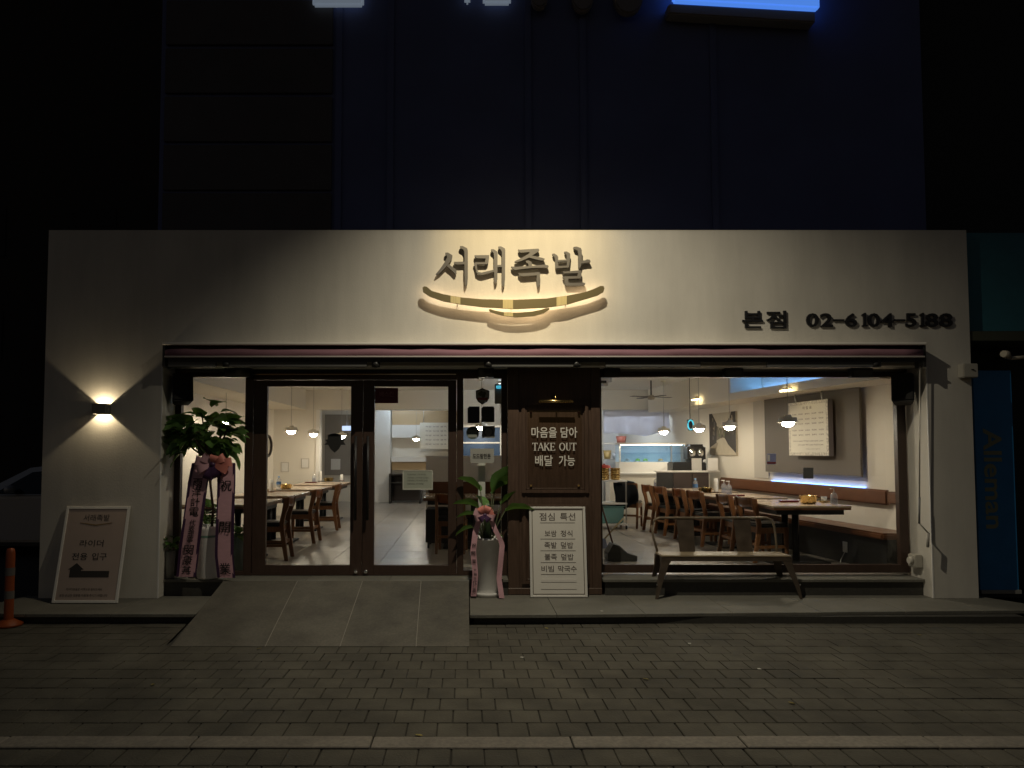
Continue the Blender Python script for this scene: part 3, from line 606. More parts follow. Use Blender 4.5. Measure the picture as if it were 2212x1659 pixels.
c = PY(2182, 768, -.1); cl = thing('clip_lamp', c, 'small pale spotlight sticking out beside the neighbouring fascia', 'lamp')
obj('head', MB().tube([c + Vector((-.07, 0, .02)), c + Vector((-.02, .03, .015)), c + Vector((.06, .08, -.02))], [.035, .045, .02], 10), mat('clip_cream', (.5, .45, .35), .5), cl)
obj('arm', MB().tube([c + Vector((.06, .08, -.02)), c + Vector((.3, .1, .0))], .02, 8), mat('clip_cream', (.5, .45, .35)), cl)
obj('bracket', MB().tube([c + Vector((.3, .1, .0)), c + Vector((.3, .62, .05))], .015, 8), blackm, cl)

obj('upper_wall', MB().box(ux1 + .02, 14, .8, 9, ZT + .002, 12), mat('dark_wall', (.03, .035, .035)), nb)
ln = thing('dark_block', (-12, 12, GZ), 'unlit building standing in the dark behind the parked car', 'building')
obj('wall', MB().box(-24, -4.6, 12.8, 16, GZ - .1, 16), mat('unlit_wall', (.03, .028, .024), .9, var=.2), ln)
for k in range(4):
    for j in range(3): obj('window', MB().box(-18 + k * 3.2, -16.6 + k * 3.2, 12.77, 12.799, 1.2 + j * 3, 2.6 + j * 3), mat('unlit_glass', (.02, .02, .02), .85), ln)
# ================================================================== STREET OBJECTS IN FRONT
# poster frames leaning on the wall
def poster(px, base_py, wpx, w_, h_, lean, ybase, x, label, grp=None):
    t_ = thing('poster_frame', (x, ybase, .004), label, 'sign', grp, rot=(-lean, 0, 0)); return t_
L1 = math.atan2(.36, .93)
x0, x1 = PZ(112, 1304, 0).x, PZ(254, 1304, 0).x; yb = PZ(183, 1304, 0).y
p1 = thing('poster_frame', ((x0 + x1) / 2, yb, .006), 'white framed rider entrance poster with black arrow leaning on plaster', 'sign', rot=(-math.asin(min(.95, (-yb - .03) / .99)), 0, 0))
W1, H1 = (x1 - x0), 1.0
fwm = mat('white_frame', (.72, .71, .68), .4)
obj('frame', frame(-W1 / 2, W1 / 2, 0, H1, .028, .028, .028, .028, -.012, .012).bevel(.003), fwm, p1, True)
obj('print', MB().box(-W1 / 2 + .028, W1 / 2 - .028, -.004, .006, .028, H1 - .028), mat('dim_pink_paper', (.40, .32, .28), .55, var=.04), p1, True)
def ptext(s, a, b, c, d, m, par, W, H, bold=0, y=-.006):
    ws = s.split(' ')
    if len(ws) == 2 and d - c > .05:                 # well spaced words are separate pieces
        n_ = sum(map(len, ws)) + .7; x_ = a
        for w_ in ws: e_ = x_ + (b - a) * len(w_) / n_; ptext(w_, x_, e_, c, d, m, par, W, H, bold, y); x_ = e_ + (b - a) * .7 / n_
        return
    return text('lettering', s, -W / 2 + a * W, -W / 2 + b * W, H * c, H * d, y, m, par, bold=bold, local=True)
dimink = mat('faded_ink', (.03, .028, .026), .6)
ptext('서래족발', .29, .70, .845, .915, mat('grey_logo', (.10, .085, .075), .6), p1, W1, H1, .01)
obj('logo_curve', MB().prism([(-.17, .83), (0, .808), (.17, .83), (.17, .825), (0, .795), (-.17, .825)], -.0075, -.005), mat('gold_ink', (.22, .15, .06), .6), p1, True)
ptext('라이더', .29, .66, .575, .645, dimink, p1, W1, H1, .008); ptext('전용', .20, .44, .435, .51, dimink, p1, W1, H1, .008); ptext('입구', .51, .74, .435, .51, dimink, p1, W1, H1, .008)
ar = MB().prism([(-.20, .26), (.21, .26), (.21, .325), (-.085, .325), (-.085, .34), (-.06, .34), (-.14, .405), (-.22, .34), (-.20, .34)], -.0075, -.005)
obj('arrow', ar, dimink, p1, True)
ptext('라이더분들은 이쪽으로 들어오세요', .19, .74, .125, .15, dimink, p1, W1, H1); ptext('포장 손님은 정문을 이용해 주시기 바랍니다', .10, .83, .062, .09, dimink, p1, W1, H1)
x0, x1 = PZ(1145.8, 1291.5, 0).x, PZ(1269.5, 1291.5, 0).x; yb = PZ(1207, 1291.5, 0).y
p2 = thing('poster_frame', ((x0 + x1) / 2, yb, .006), 'white framed lunch menu poster leaning on the walnut pillar', 'sign', rot=(-math.asin((.155 - yb) / .96), 0, 0))
W2, H2 = x1 - x0, .965
obj('frame', frame(-W2 / 2, W2 / 2, 0, H2, .022, .022, .022, .022, -.012, .012).bevel(.003), fwm, p2, True)
obj('print', MB().box(-W2 / 2 + .022, W2 / 2 - .022, -.004, .006, .022, H2 - .022), mat('menu_paper', (.72, .70, .65), .5, var=.03), p2, True)
obj('border', frame(-W2 / 2 + .028, W2 / 2 - .028, .030, H2 - .030, .007, .007, .007, .007, -.0065, -.0042), mat('border_brown', (.10, .075, .06), .6), p2, True)
bi = mat('brown_ink', (.07, .05, .045), .6)
for s, a, b, c, d in (('점심 특선', .18, .82, .845, .93), ('보쌈 정식', .27, .76, .665, .735), ('족발 덮밥', .26, .77, .535, .605), ('불족 덮밥', .26, .77, .405, .475), ('비빔 막국수', .20, .82, .275, .345)):
    ptext(s, a, b, c, d, bi, p2, W2, H2, .006)
    obj('rule', MB().box(-.19, .19, -.0065, -.0042, H2 * (c - .028), H2 * (c - .024)), bi, p2, True)
obj('rule', MB().box(-.19, .19, -.0085, -.0042, H2 * .165, H2 * .195), mat('white_tape', (.68, .66, .62), .4), p2, True)
obj('rule', MB().box(-.19, .19, -.0065, -.0042, H2 * .085, H2 * .088), bi, p2, True)

# metal bench, front legs on the platform and back legs on the step
bx0, bx1, sz = 2.08, 3.47, .455
bn = thing('metal_bench', ((bx0 + bx1) / 2, .1, 0), 'rusty brown metal bench with low tube back before the dining window', 'bench')
bm_ = mat('bench_metal', (.085, .065, .048), .42, .2, var=.3, scale=9)
bseat = mat('bench_seat', (.27, .215, .14), .42, .0, var=.3, scale=5, stretch=(1, 5, 1))
obj('seat', MB().box(bx0, bx1, -.01, .31, sz - .02, sz).bevel(.008, 2), bseat, bn)
obj('apron', MB().box(bx0 + .01, bx1 - .01, -.005, .006, sz - .06, sz - .0205), bm_, bn)
for sgn, xx in ((-1, bx0), (1, bx1)):
    for yy, zb, sy in ((.0, .0, -1), (.30, FL, 1)):
        d = -sgn
        fl_ = (zb == 0)
        tx = xx + sgn * (.085 if fl_ else .03); ty = yy + sy * (.05 if fl_ else .02)
        wt, wb = (.085, .028) if fl_ else (.07, .045)
        # tapered pressed-steel leg with flared shoulder
        prof = [(sz - .021, .0, .17), (sz - .06, .05, .10), (sz - .12, .16, .078)]
        if fl_: prof += [(zb + .14, .75, .05), (zb + .002, 1.0, .028)]
        else: prof += [(zb + .002, 1.0, .05)]
        m_ = MB(); rings = []
        for z_, t_, wd in prof:
            x_ = xx + (tx - xx) * t_; y_ = yy + (ty - yy) * t_; ax = x_ + d * wd; ay = y_ - sy * wd * .55
            rings.append([m_.bm.verts.new((x_, y_, z_)), m_.bm.verts.new((ax, y_, z_)), m_.bm.verts.new((x_, ay, z_)), ])
        for r0, r1 in zip(rings, rings[1:]):
            for k in range(3): m_.bm.faces.new((r0[k], r0[(k + 1) % 3], r1[(k + 1) % 3], r1[k]))
        m_.bm.faces.new(rings[0][::-1]); m_.bm.faces.new(rings[-1])
        lg = obj('leg', m_, bm_, bn)
        if fl_: obj('rivet', MB().lathe([(0, -.008), (.008, 0), (0, .008)], (xx + (tx - xx) * .78, -.043, .15), 8), steel, lg)
ba = [(bx0 + .03, .29, sz), (bx0 - .005, .315, sz + .15), (bx0 - .02, .335, sz + .27), (bx0 + .01, .34, sz + .345), (bx0 + .07, .342, sz + .37), (bx1 - .12, .342, sz + .37), (bx1 - .06, .34, sz + .345), (bx1 - .035, .335, sz + .27), (bx1 - .03, .315, sz + .15), (bx1 - .03, .29, sz)]
obj('back_rail', MB().tube(ba, .013, 10), mat('bench_tube', (.22, .18, .13), .4, .5, var=.2), bn)
for p0, p1_ in ((1462, 1499), (1586, 1622)):
    a, b = PY(p0, 1150, .33).x, PY(p1_, 1150, .33).x
    obj('back_slat', MB().hexa([(a + .02, .295, sz), (b, .295, sz), (b, .301, sz), (a + .02, .301, sz)], [(a, .34, sz + .362), (b, .34, sz + .362), (b, .346, sz + .362), (a, .346, sz + .362)]), bm_, bn)

# orange delineator post
c = PZ(18, 1352, GZ); dp = thing('delineator_post', (c.x, c.y, GZ), 'orange plastic delineator post with grey bands beside the platform', 'bollard')
orm = mat('orange_plastic', (.30, .062, .012), .5, var=.12)
obj('base', MB().lathe([(0, .0), (.125, 0), (.125, .02), (.075, .045), (.05, .06), (0, .06)], (c.x, c.y, GZ + .004), 20), orm, dp)
obj('tube', MB().lathe([(.042, .06), (.040, .70), (.030, .735), (0, .74)], (c.x, c.y, GZ), 16), orm, dp)
for z in (.26, .48): obj('reflective_band', MB().lathe([(.0435, z), (.0432, z + .075)], (c.x, c.y, GZ), 16), mat('grey_band', (.16, .15, .14), .4), dp)

# car parked in the dark beside the building
car = thing('parked_car', (-6.7, 4.6, GZ), 'silver grey car parked in the dark beside the building', 'car')
cp = mat('car_paint', (.46, .47, .49), .35, .2, coat=.6); cgl = mat('car_glass', (.01, .012, .013), .08)
nx, ny0, ny1, g = -8.98, 3.75, 5.5, GZ
body = [(0, .34), (.02, .60), (.14, .74), (.95, .92), (1.05, .945), (4.25, .98), (4.42, .92), (4.45, .42), (4.2, .24), (3.95, .22), (3.9, .34), (3.72, .52), (3.48, .56), (3.24, .52), (3.06, .34), (3.02, .22), (1.36, .22), (1.32, .34), (1.14, .52), (.90, .56), (.66, .52), (.48, .34), (.44, .22), (.15, .24)]
obj('body', MB().prism([(nx + a, g + b) for a, b in body], ny0, ny1).bevel(.035, 2, 40), cp, car)
cab0 = [(1.02, .93), (1.85, 1.40), (2.3, 1.46), (3.0, 1.44), (3.6, 1.30), (4.1, .965)]
n_ = len(cab0); m_ = MB()
A = [m_.bm.verts.new((nx + a, ny0 + .03 + (b - .93) * .38, g + b)) for a, b in cab0]; B = [m_.bm.verts.new((nx + a, ny1 - .03 - (b - .93) * .38, g + b)) for a, b in cab0]
m_.bm.faces.new(A); m_.bm.faces.new(B[::-1])
for i in range(n_): m_.bm.faces.new((A[i], B[i], B[(i + 1) % n_], A[(i + 1) % n_]))
cabo = obj('cabin', m_.bevel(.03, 2), cp, car)
def side_y(b): return ny0 + .022 + (b - .93) * .38
for P_ in ([(1.38, .985), (1.92, 1.33), (2.45, 1.385), (2.45, .985)], [(2.53, .985), (2.53, 1.385), (2.95, 1.37), (3.45, 1.22), (3.62, .985)]):
    m_ = MB(); A = [m_.bm.verts.new((nx + a, side_y(b), g + b)) for a, b in P_]; B = [m_.bm.verts.new((nx + a, side_y(b) + .02, g + b)) for a, b in P_]
    m_.bm.faces.new(A); m_.bm.faces.new(B[::-1])
    for i in range(len(P_)): m_.bm.faces.new((A[i], B[i], B[(i + 1) % len(P_)], A[(i + 1) % len(P_)]))
    obj('side_window', m_, cgl, car)
obj('wing_mirror', MB().lathe([(0, -.06), (.08, -.05), (.11, 0), (.08, .06), (0, .07)], (nx + 1.72, ny0 - .08, g + 1.06), 12, .6, 1.1), cp, car)
obj('door_handle', MB().box(nx + 2.2, nx + 2.38, ny0 - .02, ny0 - .001, g + .80, g + .83), chrome, car)
obj('sill', MB().box(nx + 1.4, nx + 3.0, ny0 + .02, ny0 + .08, g + .16, g + .219), black, car)
for xx in (.90, 3.48):
    for yy in (ny0 + .02, ny1 - .22):
        wh = obj('wheel', MB().lathe([(.16, -.1), (.29, -.1), (.325, -.07), (.325, .07), (.29, .1), (.16, .1)], (0, 0, 0), 24), mat('tyre', (.02, .02, .02), .8), car)
        me = wh.data; me.transform(Matrix.Rotation(R(90), 4, 'X')); me.transform(Matrix.Translation((nx + xx, yy + .1, g + .327)))
        rm = MB().lathe([(0, -.085), (.05, -.09), (.17, -.075), (.17, .05), (0, .05)], (0, 0, 0), 20).mesh('rim', steel)
        rm.transform(Matrix.Rotation(R(90), 4, 'X')); rm.transform(Matrix.Translation((nx + xx, yy + .1, g + .327))); link('rim', rm, wh)

# ------------------------------------------------------------------ plants
def leaf_mesh(L, W, bend, m, n=7, fold=.10, tip=1.4):
    def P(u, v):
        t = u; wd = W * math.sin(math.pi * min(1, (t ** .75) * 1.0)) ** .8 * (1 if t < .999 else 0)
        s = (v - .5) * 2
        return Vector((L * t * math.cos(bend * t * .6), s * wd / 2, -L * t * math.sin(bend * t * .6) + abs(s) * wd * fold + .01 * math.sin(t * 9) * s))
    return MB().grid(P, n, 4).mesh('leaf', m)
leafs = [leaf_mesh(l_, w_, b_, leafm) for l_, w_, b_ in ((.23, .15, .5), (.25, .16, .9), (.20, .145, .2), (.28, .14, .35), (.21, .16, 1.1))]
def put_leaf(me, p, az, pitch, roll, parent, s=1.0):
    o = link('leaf', me, parent); o.location = p; o.rotation_euler = Euler((roll, pitch, az), 'XYZ'); o.scale = (s, s, s); return o
pc = Vector((PY(452, 1240, .24).x, .235, FL))
pt = thing('potted_tree', pc, 'leafy rubber fig in tall white pot before side window', 'plant')
obj('pot', MB().lathe([(0, .004), (.125, .004), (.13, .02), (.165, .52), (.172, .54), (.172, .575), (.155, .575), (.15, .53), (0, .53)], pc, 28), potw, pt)
obj('band', MB().lathe([(.1625, .455), (.1645, .478)], pc, 28), mat('green_band', (.18, .33, .27), .4), pt)
obj('soil', MB().lathe([(0, .541), (.149, .535)], pc, 20), soilm, pt)
obj('trunk', MB().tube([pc + Vector(p) for p in ((.02, .0, .53), (.03, .01, .75), (.0, .0, 1.0), (-.02, 0, 1.2), (.0, .0, 1.45))], [.016, .014, .014, .02, .03], 8), barkm, pt)
cc = PY(442, 935, .22)
br = []
for k in range(9):
    a = k * 2.4; e = cc + Vector((.30 * math.cos(a), .16 * math.sin(a), random.uniform(-.10, .22)))
    b0 = pc + Vector((0, 0, 1.2 + .02 * k)); br.append((b0, e))
    obj('branch', MB().tube([b0, b0.lerp(e, .5) + Vector((0, 0, -.03)), e], [.014, .010, .006], 6), barkm, pt)
for k in range(120):
    a = k * 2.39996; rr = math.sqrt((k + .5) / 120)
    zz = random.uniform(-.9, 1.0)
    h = math.sqrt(max(0, 1 - zz * zz * .8)) * (.15 + .85 * rr)
    p = cc + Vector((.34 * math.cos(a) * h, .20 * math.sin(a) * h, .20 * zz))
    put_leaf(random.choice(leafs), p, a + random.uniform(-.5, .5), random.uniform(-.55, .55) - zz * .3, random.uniform(-.8, .8), pt, random.uniform(.75, 1.08))
for px, py, az, pi_ in ((505, 905, -.1, -.25), (510, 940, .05, .0), (470, 880, -.3, -.9), (455, 878, 2.6, -.75), (505, 975, .1, .5), (365, 945, 3.2, .05), (372, 905, 3.0, -.2), (495, 960, -.2, .2), (385, 975, 3.4, .6), (490, 890, .2, -.4)):
    put_leaf(random.choice(leafs), PY(px - 14 * math.cos(az), py, .15), az, pi_, random.uniform(-.3, .3), pt, 1.0)
for k in range(26):
    a = k * 2.4; p = pc + Vector((.11 * math.cos(a) * random.random() + .02, .10 * math.sin(a) * random.random() - .03, .56 + random.uniform(0, .10)))
    put_leaf(leafs[k % 5], p, a, random.uniform(-.6, .2), random.uniform(-.4, .4), pt, .34)
put_leaf(leafs[2], PY(446, 1028, .15), 3.0, .1, .2, pt, .6); put_leaf(leafs[0], PY(470, 1025, .15), .4, .2, .2, pt, .5)

# ribbons: a curved strip with darker borders and written characters
def ribbon_strip(path, w, m, name, par, y_wave=.01):
    pts = [Vector(p) for p in path]
    seg = [(b - a).length for a, b in zip(pts, pts[1:])]; tot = sum(seg)
    def at(t):
        d = t * tot
        for i, L in enumerate(seg):
            if d <= L or i == len(seg) - 1: return pts[i].lerp(pts[i + 1], min(1, d / L))
            d -= L
    return at, obj(name, MB().grid(lambda u, v: at(u) + Vector(((v - .5) * w, y_wave * math.sin(u * 9 + v * 2) * .6, 0)), 22, 4), m, par)
rb = thing('congratulation_ribbon', PY(462, 1000, .05), 'pink and purple congratulation ribbon with black characters on the fig pot', 'ribbon')
def tail(path, w, chars, par, purple=True):
    at, strip = ribbon_strip(path, w, pinkrib, 'ribbon_tail', par)
    if purple:
        for s_ in (-1, 1):
            obj('border', MB().grid(lambda u, v: at(u) + Vector((s_ * (w / 2 + .001) + (v - .5) * .030, -.004 + .006 * math.sin(u * 9 + s_), 0)), 22, 1), purprib, strip)
    for s, t, h in chars:
        c = at(t); d = (at(min(1, t + .04)) - at(max(0, t - .04))).normalized(); lean = -d.x / d.z if abs(d.z) > .1 else 0
        text('character', s, c.x - h / 2, c.x + h / 2, c.z - h / 2, c.z + h / 2, c.y - .011, ink, strip, bold=.01, extra=lambda p, c=c, k=lean: Vector((p.x - (p.z - c.z) * k * 1.0, p.y, p.z)))
tail([PY(437, 1000, .07), PY(428, 1040, .03), PY(418, 1120, .0), PY(408, 1190, .01), PY(402, 1246, .02)], .185,
     [('雨', .18, .10), ('洋', .26, .10), ('計', .345, .10), ('電', .43, .10), ('代', .525, .065), ('表', .575, .065), ('理', .625, .065), ('事', .675, .065), ('閔', .765, .105), ('康', .855, .10), ('基', .945, .10)], rb)
tail([PY(489, 1000, .07), PY(489, 1040, .03), PY(487, 1120, .0), PY(484, 1200, .01), PY(489, 1248, .02)], .165, [('祝', .20, .12), ('開', .56, .12), ('業', .92, .12)], rb)
def loop(c, a, L, W, m, par, nm='bow_loop'):
    ca, sa = math.cos(a), math.sin(a)
    def P(u, v):
        t = u * math.pi; x = L * math.sin(t) * (1 if u < 1 else 1); y = .035 * math.sin(2 * t); wd = W * (.3 + .7 * math.sin(t))
        return c + Vector((x * ca - (v - .5) * wd * sa, -.03 + y, x * sa + (v - .5) * wd * ca))
    obj(nm, MB().grid(P, 12, 3), m, par)
bc_ = PY(463, 1003, .03)
for k, (a, L, m_) in enumerate(((.15, .20, coralrib), (2.9, .20, pinkrib), (.55, .15, coralrib), (2.5, .15, pinkrib), (-.35, .17, coralrib), (3.5, .18, pinkrib), (1.3, .10, coralrib), (-1.9, .17, purprib), (-1.2, .15, purprib))):
    loop(bc_ + Vector((0, -.004 * k, 0)), a, L, .10, m_, rb)
obj('knot', MB().lathe([(0, -.03), (.03, -.02), (.035, 0), (.03, .02), (0, .03)], bc_ + Vector((0, -.05, 0)), 10), purprib, rb)

# broad-leaved plant in tapered pot
qc = Vector((PZ(1053, 1290, 0).x, PZ(1053, 1290, 0).y + .10, .004))
bp_ = thing('broad_leaf_plant', qc, 'broad leaved plant in tapered white pot by the slim window', 'plant')
pot = obj('pot', MB().lathe([(0, .03), (.128, .03), (.134, .045), (.158, .60), (.166, .605), (.166, .63), (.149, .63), (.144, .58), (0, .58)], qc, 28), potw, bp_)
obj('saucer', MB().lathe([(0, 0), (.15, 0), (.168, .045), (.158, .045), (.145, .012), (0, .012)], qc, 28), potw, pot)
obj('soil', MB().lathe([(0, .592), (.129, .585)], qc, 18), soilm, bp_)
def broad(me_len, W):
    def P(u, v):
        t = u; wd = W * (math.sin(math.pi * t ** .8)) ** .65; s = (v - .5) * 2
        return Vector((me_len * t, s * wd / 2, -.35 * me_len * t * t + abs(s) * wd * .30 + .006 * math.sin(16 * t) * s))
    return MB().grid(P, 10, 4).mesh('leaf', leafm2)
blf = [broad(.38, .24), broad(.28, .15)]
for (sx_, sy_, ex, ey, az, pi_, ro, k, s) in ((1050, 1170, 1038, 1062, 2.5, -.75, .5, 0, .8), (1055, 1170, 1063, 1068, .65, -.85, -.9, 0, 1.25), (1058, 1170, 1068, 1060, .3, -.6, -.4, 0, 1.0), (1060, 1170, 1090, 1105, .15, -.35, -.3, 1, 1.15),
    (1048, 1170, 1035, 1098, 2.9, -.45, .5, 1, 1.0), (1046, 1170, 1026, 1112, 3.1, -.15, .4, 1, .7), (1048, 1172, 1022, 1140, 3.2, .1, .3, 1, .75), (1052, 1172, 1048, 1100, 2.0, -.9, .2, 1, .9), (1062, 1172, 1082, 1090, .5, -.7, -.5, 1, 1.0), (1058, 1174, 1070, 1155, .3, .0, .2, 1, .35)):
    a, b = PY(sx_, sy_, qc.y), PY(ex, ey, qc.y + random.uniform(-.08, .08))
    st = obj('stem', MB().tube([a, a.lerp(b, .5) + Vector((0, 0, .02)), b], [.012, .009, .006], 7), stemm, bp_)
    o = link('leaf', blf[k], bp_); o.location = b; o.rotation_euler = (ro, pi_, az); o.scale = (s, s, s)
obj('sheath', MB().tube([PY(1054, 1176, qc.y), PY(1054, 1120, qc.y), PY(1055, 1090, qc.y)], [.045, .035, .015], 8), mat('sheath_green', (.03, .055, .022), .5), bp_)
rb2 = thing('pink_pot_ribbon', PY(1045, 1115, -.05), 'narrow pink ribbon with bow hanging down the tapered pot', 'ribbon')
y2 = qc.y - .185
tail([PY(1036, 1120, y2), PY(1027, 1150, y2 - .01), PY(1022, 1190, y2), PY(1027, 1240, y2), PY(1023, 1288, y2 + .02)], .06, [('祝', .35, .045), ('開', .45, .045), ('業', .55, .045), ('大', .66, .03), ('韓', .72, .03), ('代', .82, .045), ('表', .92, .045)], rb2, False)
ribbon_strip([PY(1060, 1120, y2), PY(1070, 1145, y2 - .01), PY(1085, 1175, y2), PY(1078, 1250, y2), PY(1084, 1292, y2 - .02)], .055, pinkrib, 'ribbon_tail', rb2)
bc_ = PY(1047, 1112, y2)
for k, (a, L, m_) in enumerate(((.3, .10, coralrib), (2.8, .12, pinkrib), (1.2, .10, coralrib), (2.1, .10, coralrib), (-.3, .11, pinkrib), (3.5, .11, pinkrib), (-.9, .08, purprib), (3.9, .08, purprib))): loop(bc_ + Vector((0, -.004 * k, 0)), a, L, .08, m_, rb2)
obj('knot', MB().lathe([(0, -.025), (.025, -.015), (.028, 0), (.025, .015), (0, .025)], bc_ + Vector((0, -.04, 0)), 10), purprib, rb2)
# small pots around the fig
def small_pot(p, r, h, m, lab, n, ls, up=.18):
    t_ = thing('small_potted_plant', p, lab, 'plant', 'small potted plants around the side window')
    obj('pot', MB().lathe([(0, .002), (r * .8, .002), (r, h), (r * .9, h), (r * .85, h - .03), (0, h - .03)], p, 18), m, t_)
    for k in range(n):
        a = k * 2.4; q = Vector(p) + Vector((r * .7 * math.cos(a), r * .7 * math.sin(a), h - .03 + up * random.random()))
        o = link('leaf', leafs[k % 5], t_); o.matrix_parent_inverse = Matrix.Translation(-Vector(p)); o.location = q; o.rotation_euler = (random.uniform(-.5, .5), random.uniform(-1, .3), a); o.scale = (ls,) * 3
small_pot((PY(369, 1200, .22).x, .20, FL), .055, .30, mat('grey_pot', (.30, .30, .28), .5), 'small trailing plant in slim grey pot against the reveal', 22, .42)
small_pot((PY(517, 1200, .62).x, .62, FL), .10, .42, mat('teal_pot', (.20, .27, .24), .4), 'green leafed plant in tall pale teal pot behind side window', 26, .6)
small_pot((PY(455, 1200, .70).x, .75, FL), .11, .45, mat('olive_pot', (.22, .22, .14), .5), 'bushy plant in olive pot behind the fig inside the window', 34, .8, .35)

# ------------------------------------------------------------------ small litter on the paving
lf = MB().grid(lambda u, v: Vector(((u - .5) * .05, (v - .5) * .03 * math.sin(math.pi * max(.05, u)), .004 + .006 * abs(v - .5))), 4, 2); lf.solid(.0008)
lm_ = lf.mesh('fallen_leaf', mat('dry_leaf', (.30, .25, .08), .8, rnd=.3))
for px, py in ((1046, 1337), (1180, 1358), (560, 1402), (1395, 1468), (905, 1590), (1710, 1520), (330, 1480), (1985, 1372)):
    p = PZ(px, py, GZ + .003); o = link('fallen_leaf', lm_); o.location = p; o.rotation_euler = (0, 0, random.uniform(0, 6)); tag(o, 'small dry leaf lying on the dark paving', 'leaf', 'dry leaves on the paving')
sm_ = MB().prism([(-.016, -.01), (.012, -.013), (.018, .006), (-.004, .014)], 0, .002, 'z').mesh('paper_scrap', mat('scrap_white', (.55, .54, .50), .8))
for px, py in ((1252, 1270), (690, 1290), (1128, 1420), (1490, 1390), (1640, 1445), (770, 1350), (1300, 1320), (2010, 1330)):
    zz = 0.001 if (py < 1325 and px > 1015) else (GZ + .004 if px > 1015 or py > 1385 else None)
    if zz is None: continue
    p = PZ(px, py, zz); o = link('paper_scrap', sm_); o.location = p; o.rotation_euler = (0, 0, random.uniform(0, 6)); tag(o, 'tiny white paper scrap on the stone outside the shop', 'scrap', 'paper scraps outside')

# ================================================================== INTERIOR SHELL
IZ = FL
flo = structure('floor', MB().box(-4.2, 5.3, .447, 12.4, -.05, IZ - .012), grout)
TS = .62
tm = MB().box(-TS / 2 + .002, TS / 2 - .002, -TS / 2 + .002, TS / 2 - .002, -.011, 0).bevel(.0015).mesh('tile', tilem)
for j in range(19):
    for i in range(16):
        x, y = -4.2 + TS * (i + .5), .448 + TS * (j + .5)
        if x > 5.27 - .119 * y + .2 or (y > 7.6 and x > 1.0) or x > 5.0: continue
        o = link('tile', tm, flo); o.location = (x, y, IZ)
W0 = Vector((5.27, .45, 0)); WD = Vector((-.119, 1, 0)).normalized(); WN = Vector((-WD.y, WD.x, 0))   # right wall: along, inward
if WN.x > 0: WN = -WN
def WPt(u, o, z): return W0 + WD * u + WN * o + Vector((0, 0, z))
def wbox(u0, u1, o0, o1, z0, z1): return MB().hexa([WPt(u0, o1, z0), WPt(u1, o1, z0), WPt(u1, o0, z0), WPt(u0, o0, z0)], [WPt(u0, o1, z1), WPt(u1, o1, z1), WPt(u1, o0, z1), WPt(u0, o0, z1)])
def wpx(px, py, off=0):
    p = PW(px, py, WPt(0, off, 0), WN); r = p - W0; return r.dot(WD), p.z
obj('inner_wall', MB().box(-4.35, -4.2, .365, 12.6, .003, 3.0), cream, bld)
obj('inner_wall', wbox(-.08, 11.5, -.12, 0, .003, 3.0), cream, bld)
obj('inner_wall', MB().box(OR_ + .005, 5.40, .365, .45, .003, 3.0), cream, bld)
obj('inner_wall', MB().box(-4.199, OL - .005, .365, .45, .003, 3.0), cream, bld)
obj('inner_wall', MB().box(-4.198, -3.28, 7.80, 7.98, IZ + .001, 2.47), cream, bld)
obj('wall_end', MB().box(-3.279, -3.2, 7.78, 8.0, IZ + .001, 2.469), white_in, bld)
obj('inner_wall', MB().box(-.10, 2.93, 7.80, 7.98, IZ + .001, 2.47), cream, bld)
obj('back_wall', MB().box(-4.199, 4.4, 12.40, 12.55, .003, 3.0), cream, bld)
obj('ceiling', MB().box(-4.199, 5.3, .462, 12.39, 2.90, 3.01), white_in, bld)
obj('ceiling_beam', MB().box(-4.198, 4.34, 7.76, 8.04, 2.471, 2.899), cream, bld)
obj('soffit', MB().box(-4.198, -3.5, .47, 7.755, 2.47, 2.899), cream, bld)
obj('soffit', wbox(3.6, 7.25, .003, .55, 2.40, 2.898), cream, bld)
lip = obj('soffit_lip', wbox(.05, 3.598, .003, .55, 2.40, 2.52), cream, bld)
blueled = mat('blue_led', (.2, .4, 1), .5, emit=(.16, .44, 1.0), estr=9)
obj('led_strip', wbox(.2, 3.55, .04, .08, 2.545, 2.56), blueled, lip)
tp0, _ = wpx(1857, 930, .1); tp1, _ = wpx(1652, 930, .1)
panel = obj('wall_panel', wbox(tp0, tp1, .07, .10, 1.245, 2.395), taupe, bld); panel['label'] = 'floating taupe wall panel with blue light below'
obj('led_strip', wbox(tp0 + .03, tp1 - .05, .015, .035, 1.099, 1.108), mat('blue_led_low', (.2, .4, 1), .5, emit=(.16, .36, 1.0), estr=7), panel)
pw0, _ = wpx(1640, 930, .02)
obj('wall_trim', wbox(tp1 + .06, tp1 + .5, .003, .018, 1.13, 2.395), mat('trim_grey', (.55, .51, .45), .7), bld)

# pendants
bulbm = mat('pendant_bulb', (1, .95, .85), .4, emit=(1.0, .86, .66), estr=155)
pend_metal = mat('pendant_metal', (.78, .72, .62), .45, .0)
def make_pendant():
    t_ = thing('pendant_lamp', (0, 0, 0), 'x', 'lamp', 'pendant lamps over the dining tables')
    obj('shade', MB().lathe([(0, .085), (.04, .085), (.045, .055), (.105, .052), (.11, .0), (.128, -.004), (.126, -.012), (.09, -.008), (0, -.004)], (0, 0, 0), 24), pend_metal, t_, True)
    obj('bulb', MB().lathe([(.075, -.009), (.073, -.025), (.058, -.048), (.033, -.062), (0, -.066)], (0, 0, 0), 20), bulbm, t_, True)
    obj('cord', MB().tube([(0, 0, .084), (0, 0, .93)], .004, 6), mat('cord_grey', (.35, .33, .3), .6), t_, True)
    obj('ceiling_rose', MB().lathe([(0, .95), (.05, .95), (.05, .925), (0, .92)], (0, 0, 0), 16), pend_metal, t_, True)
    return t_
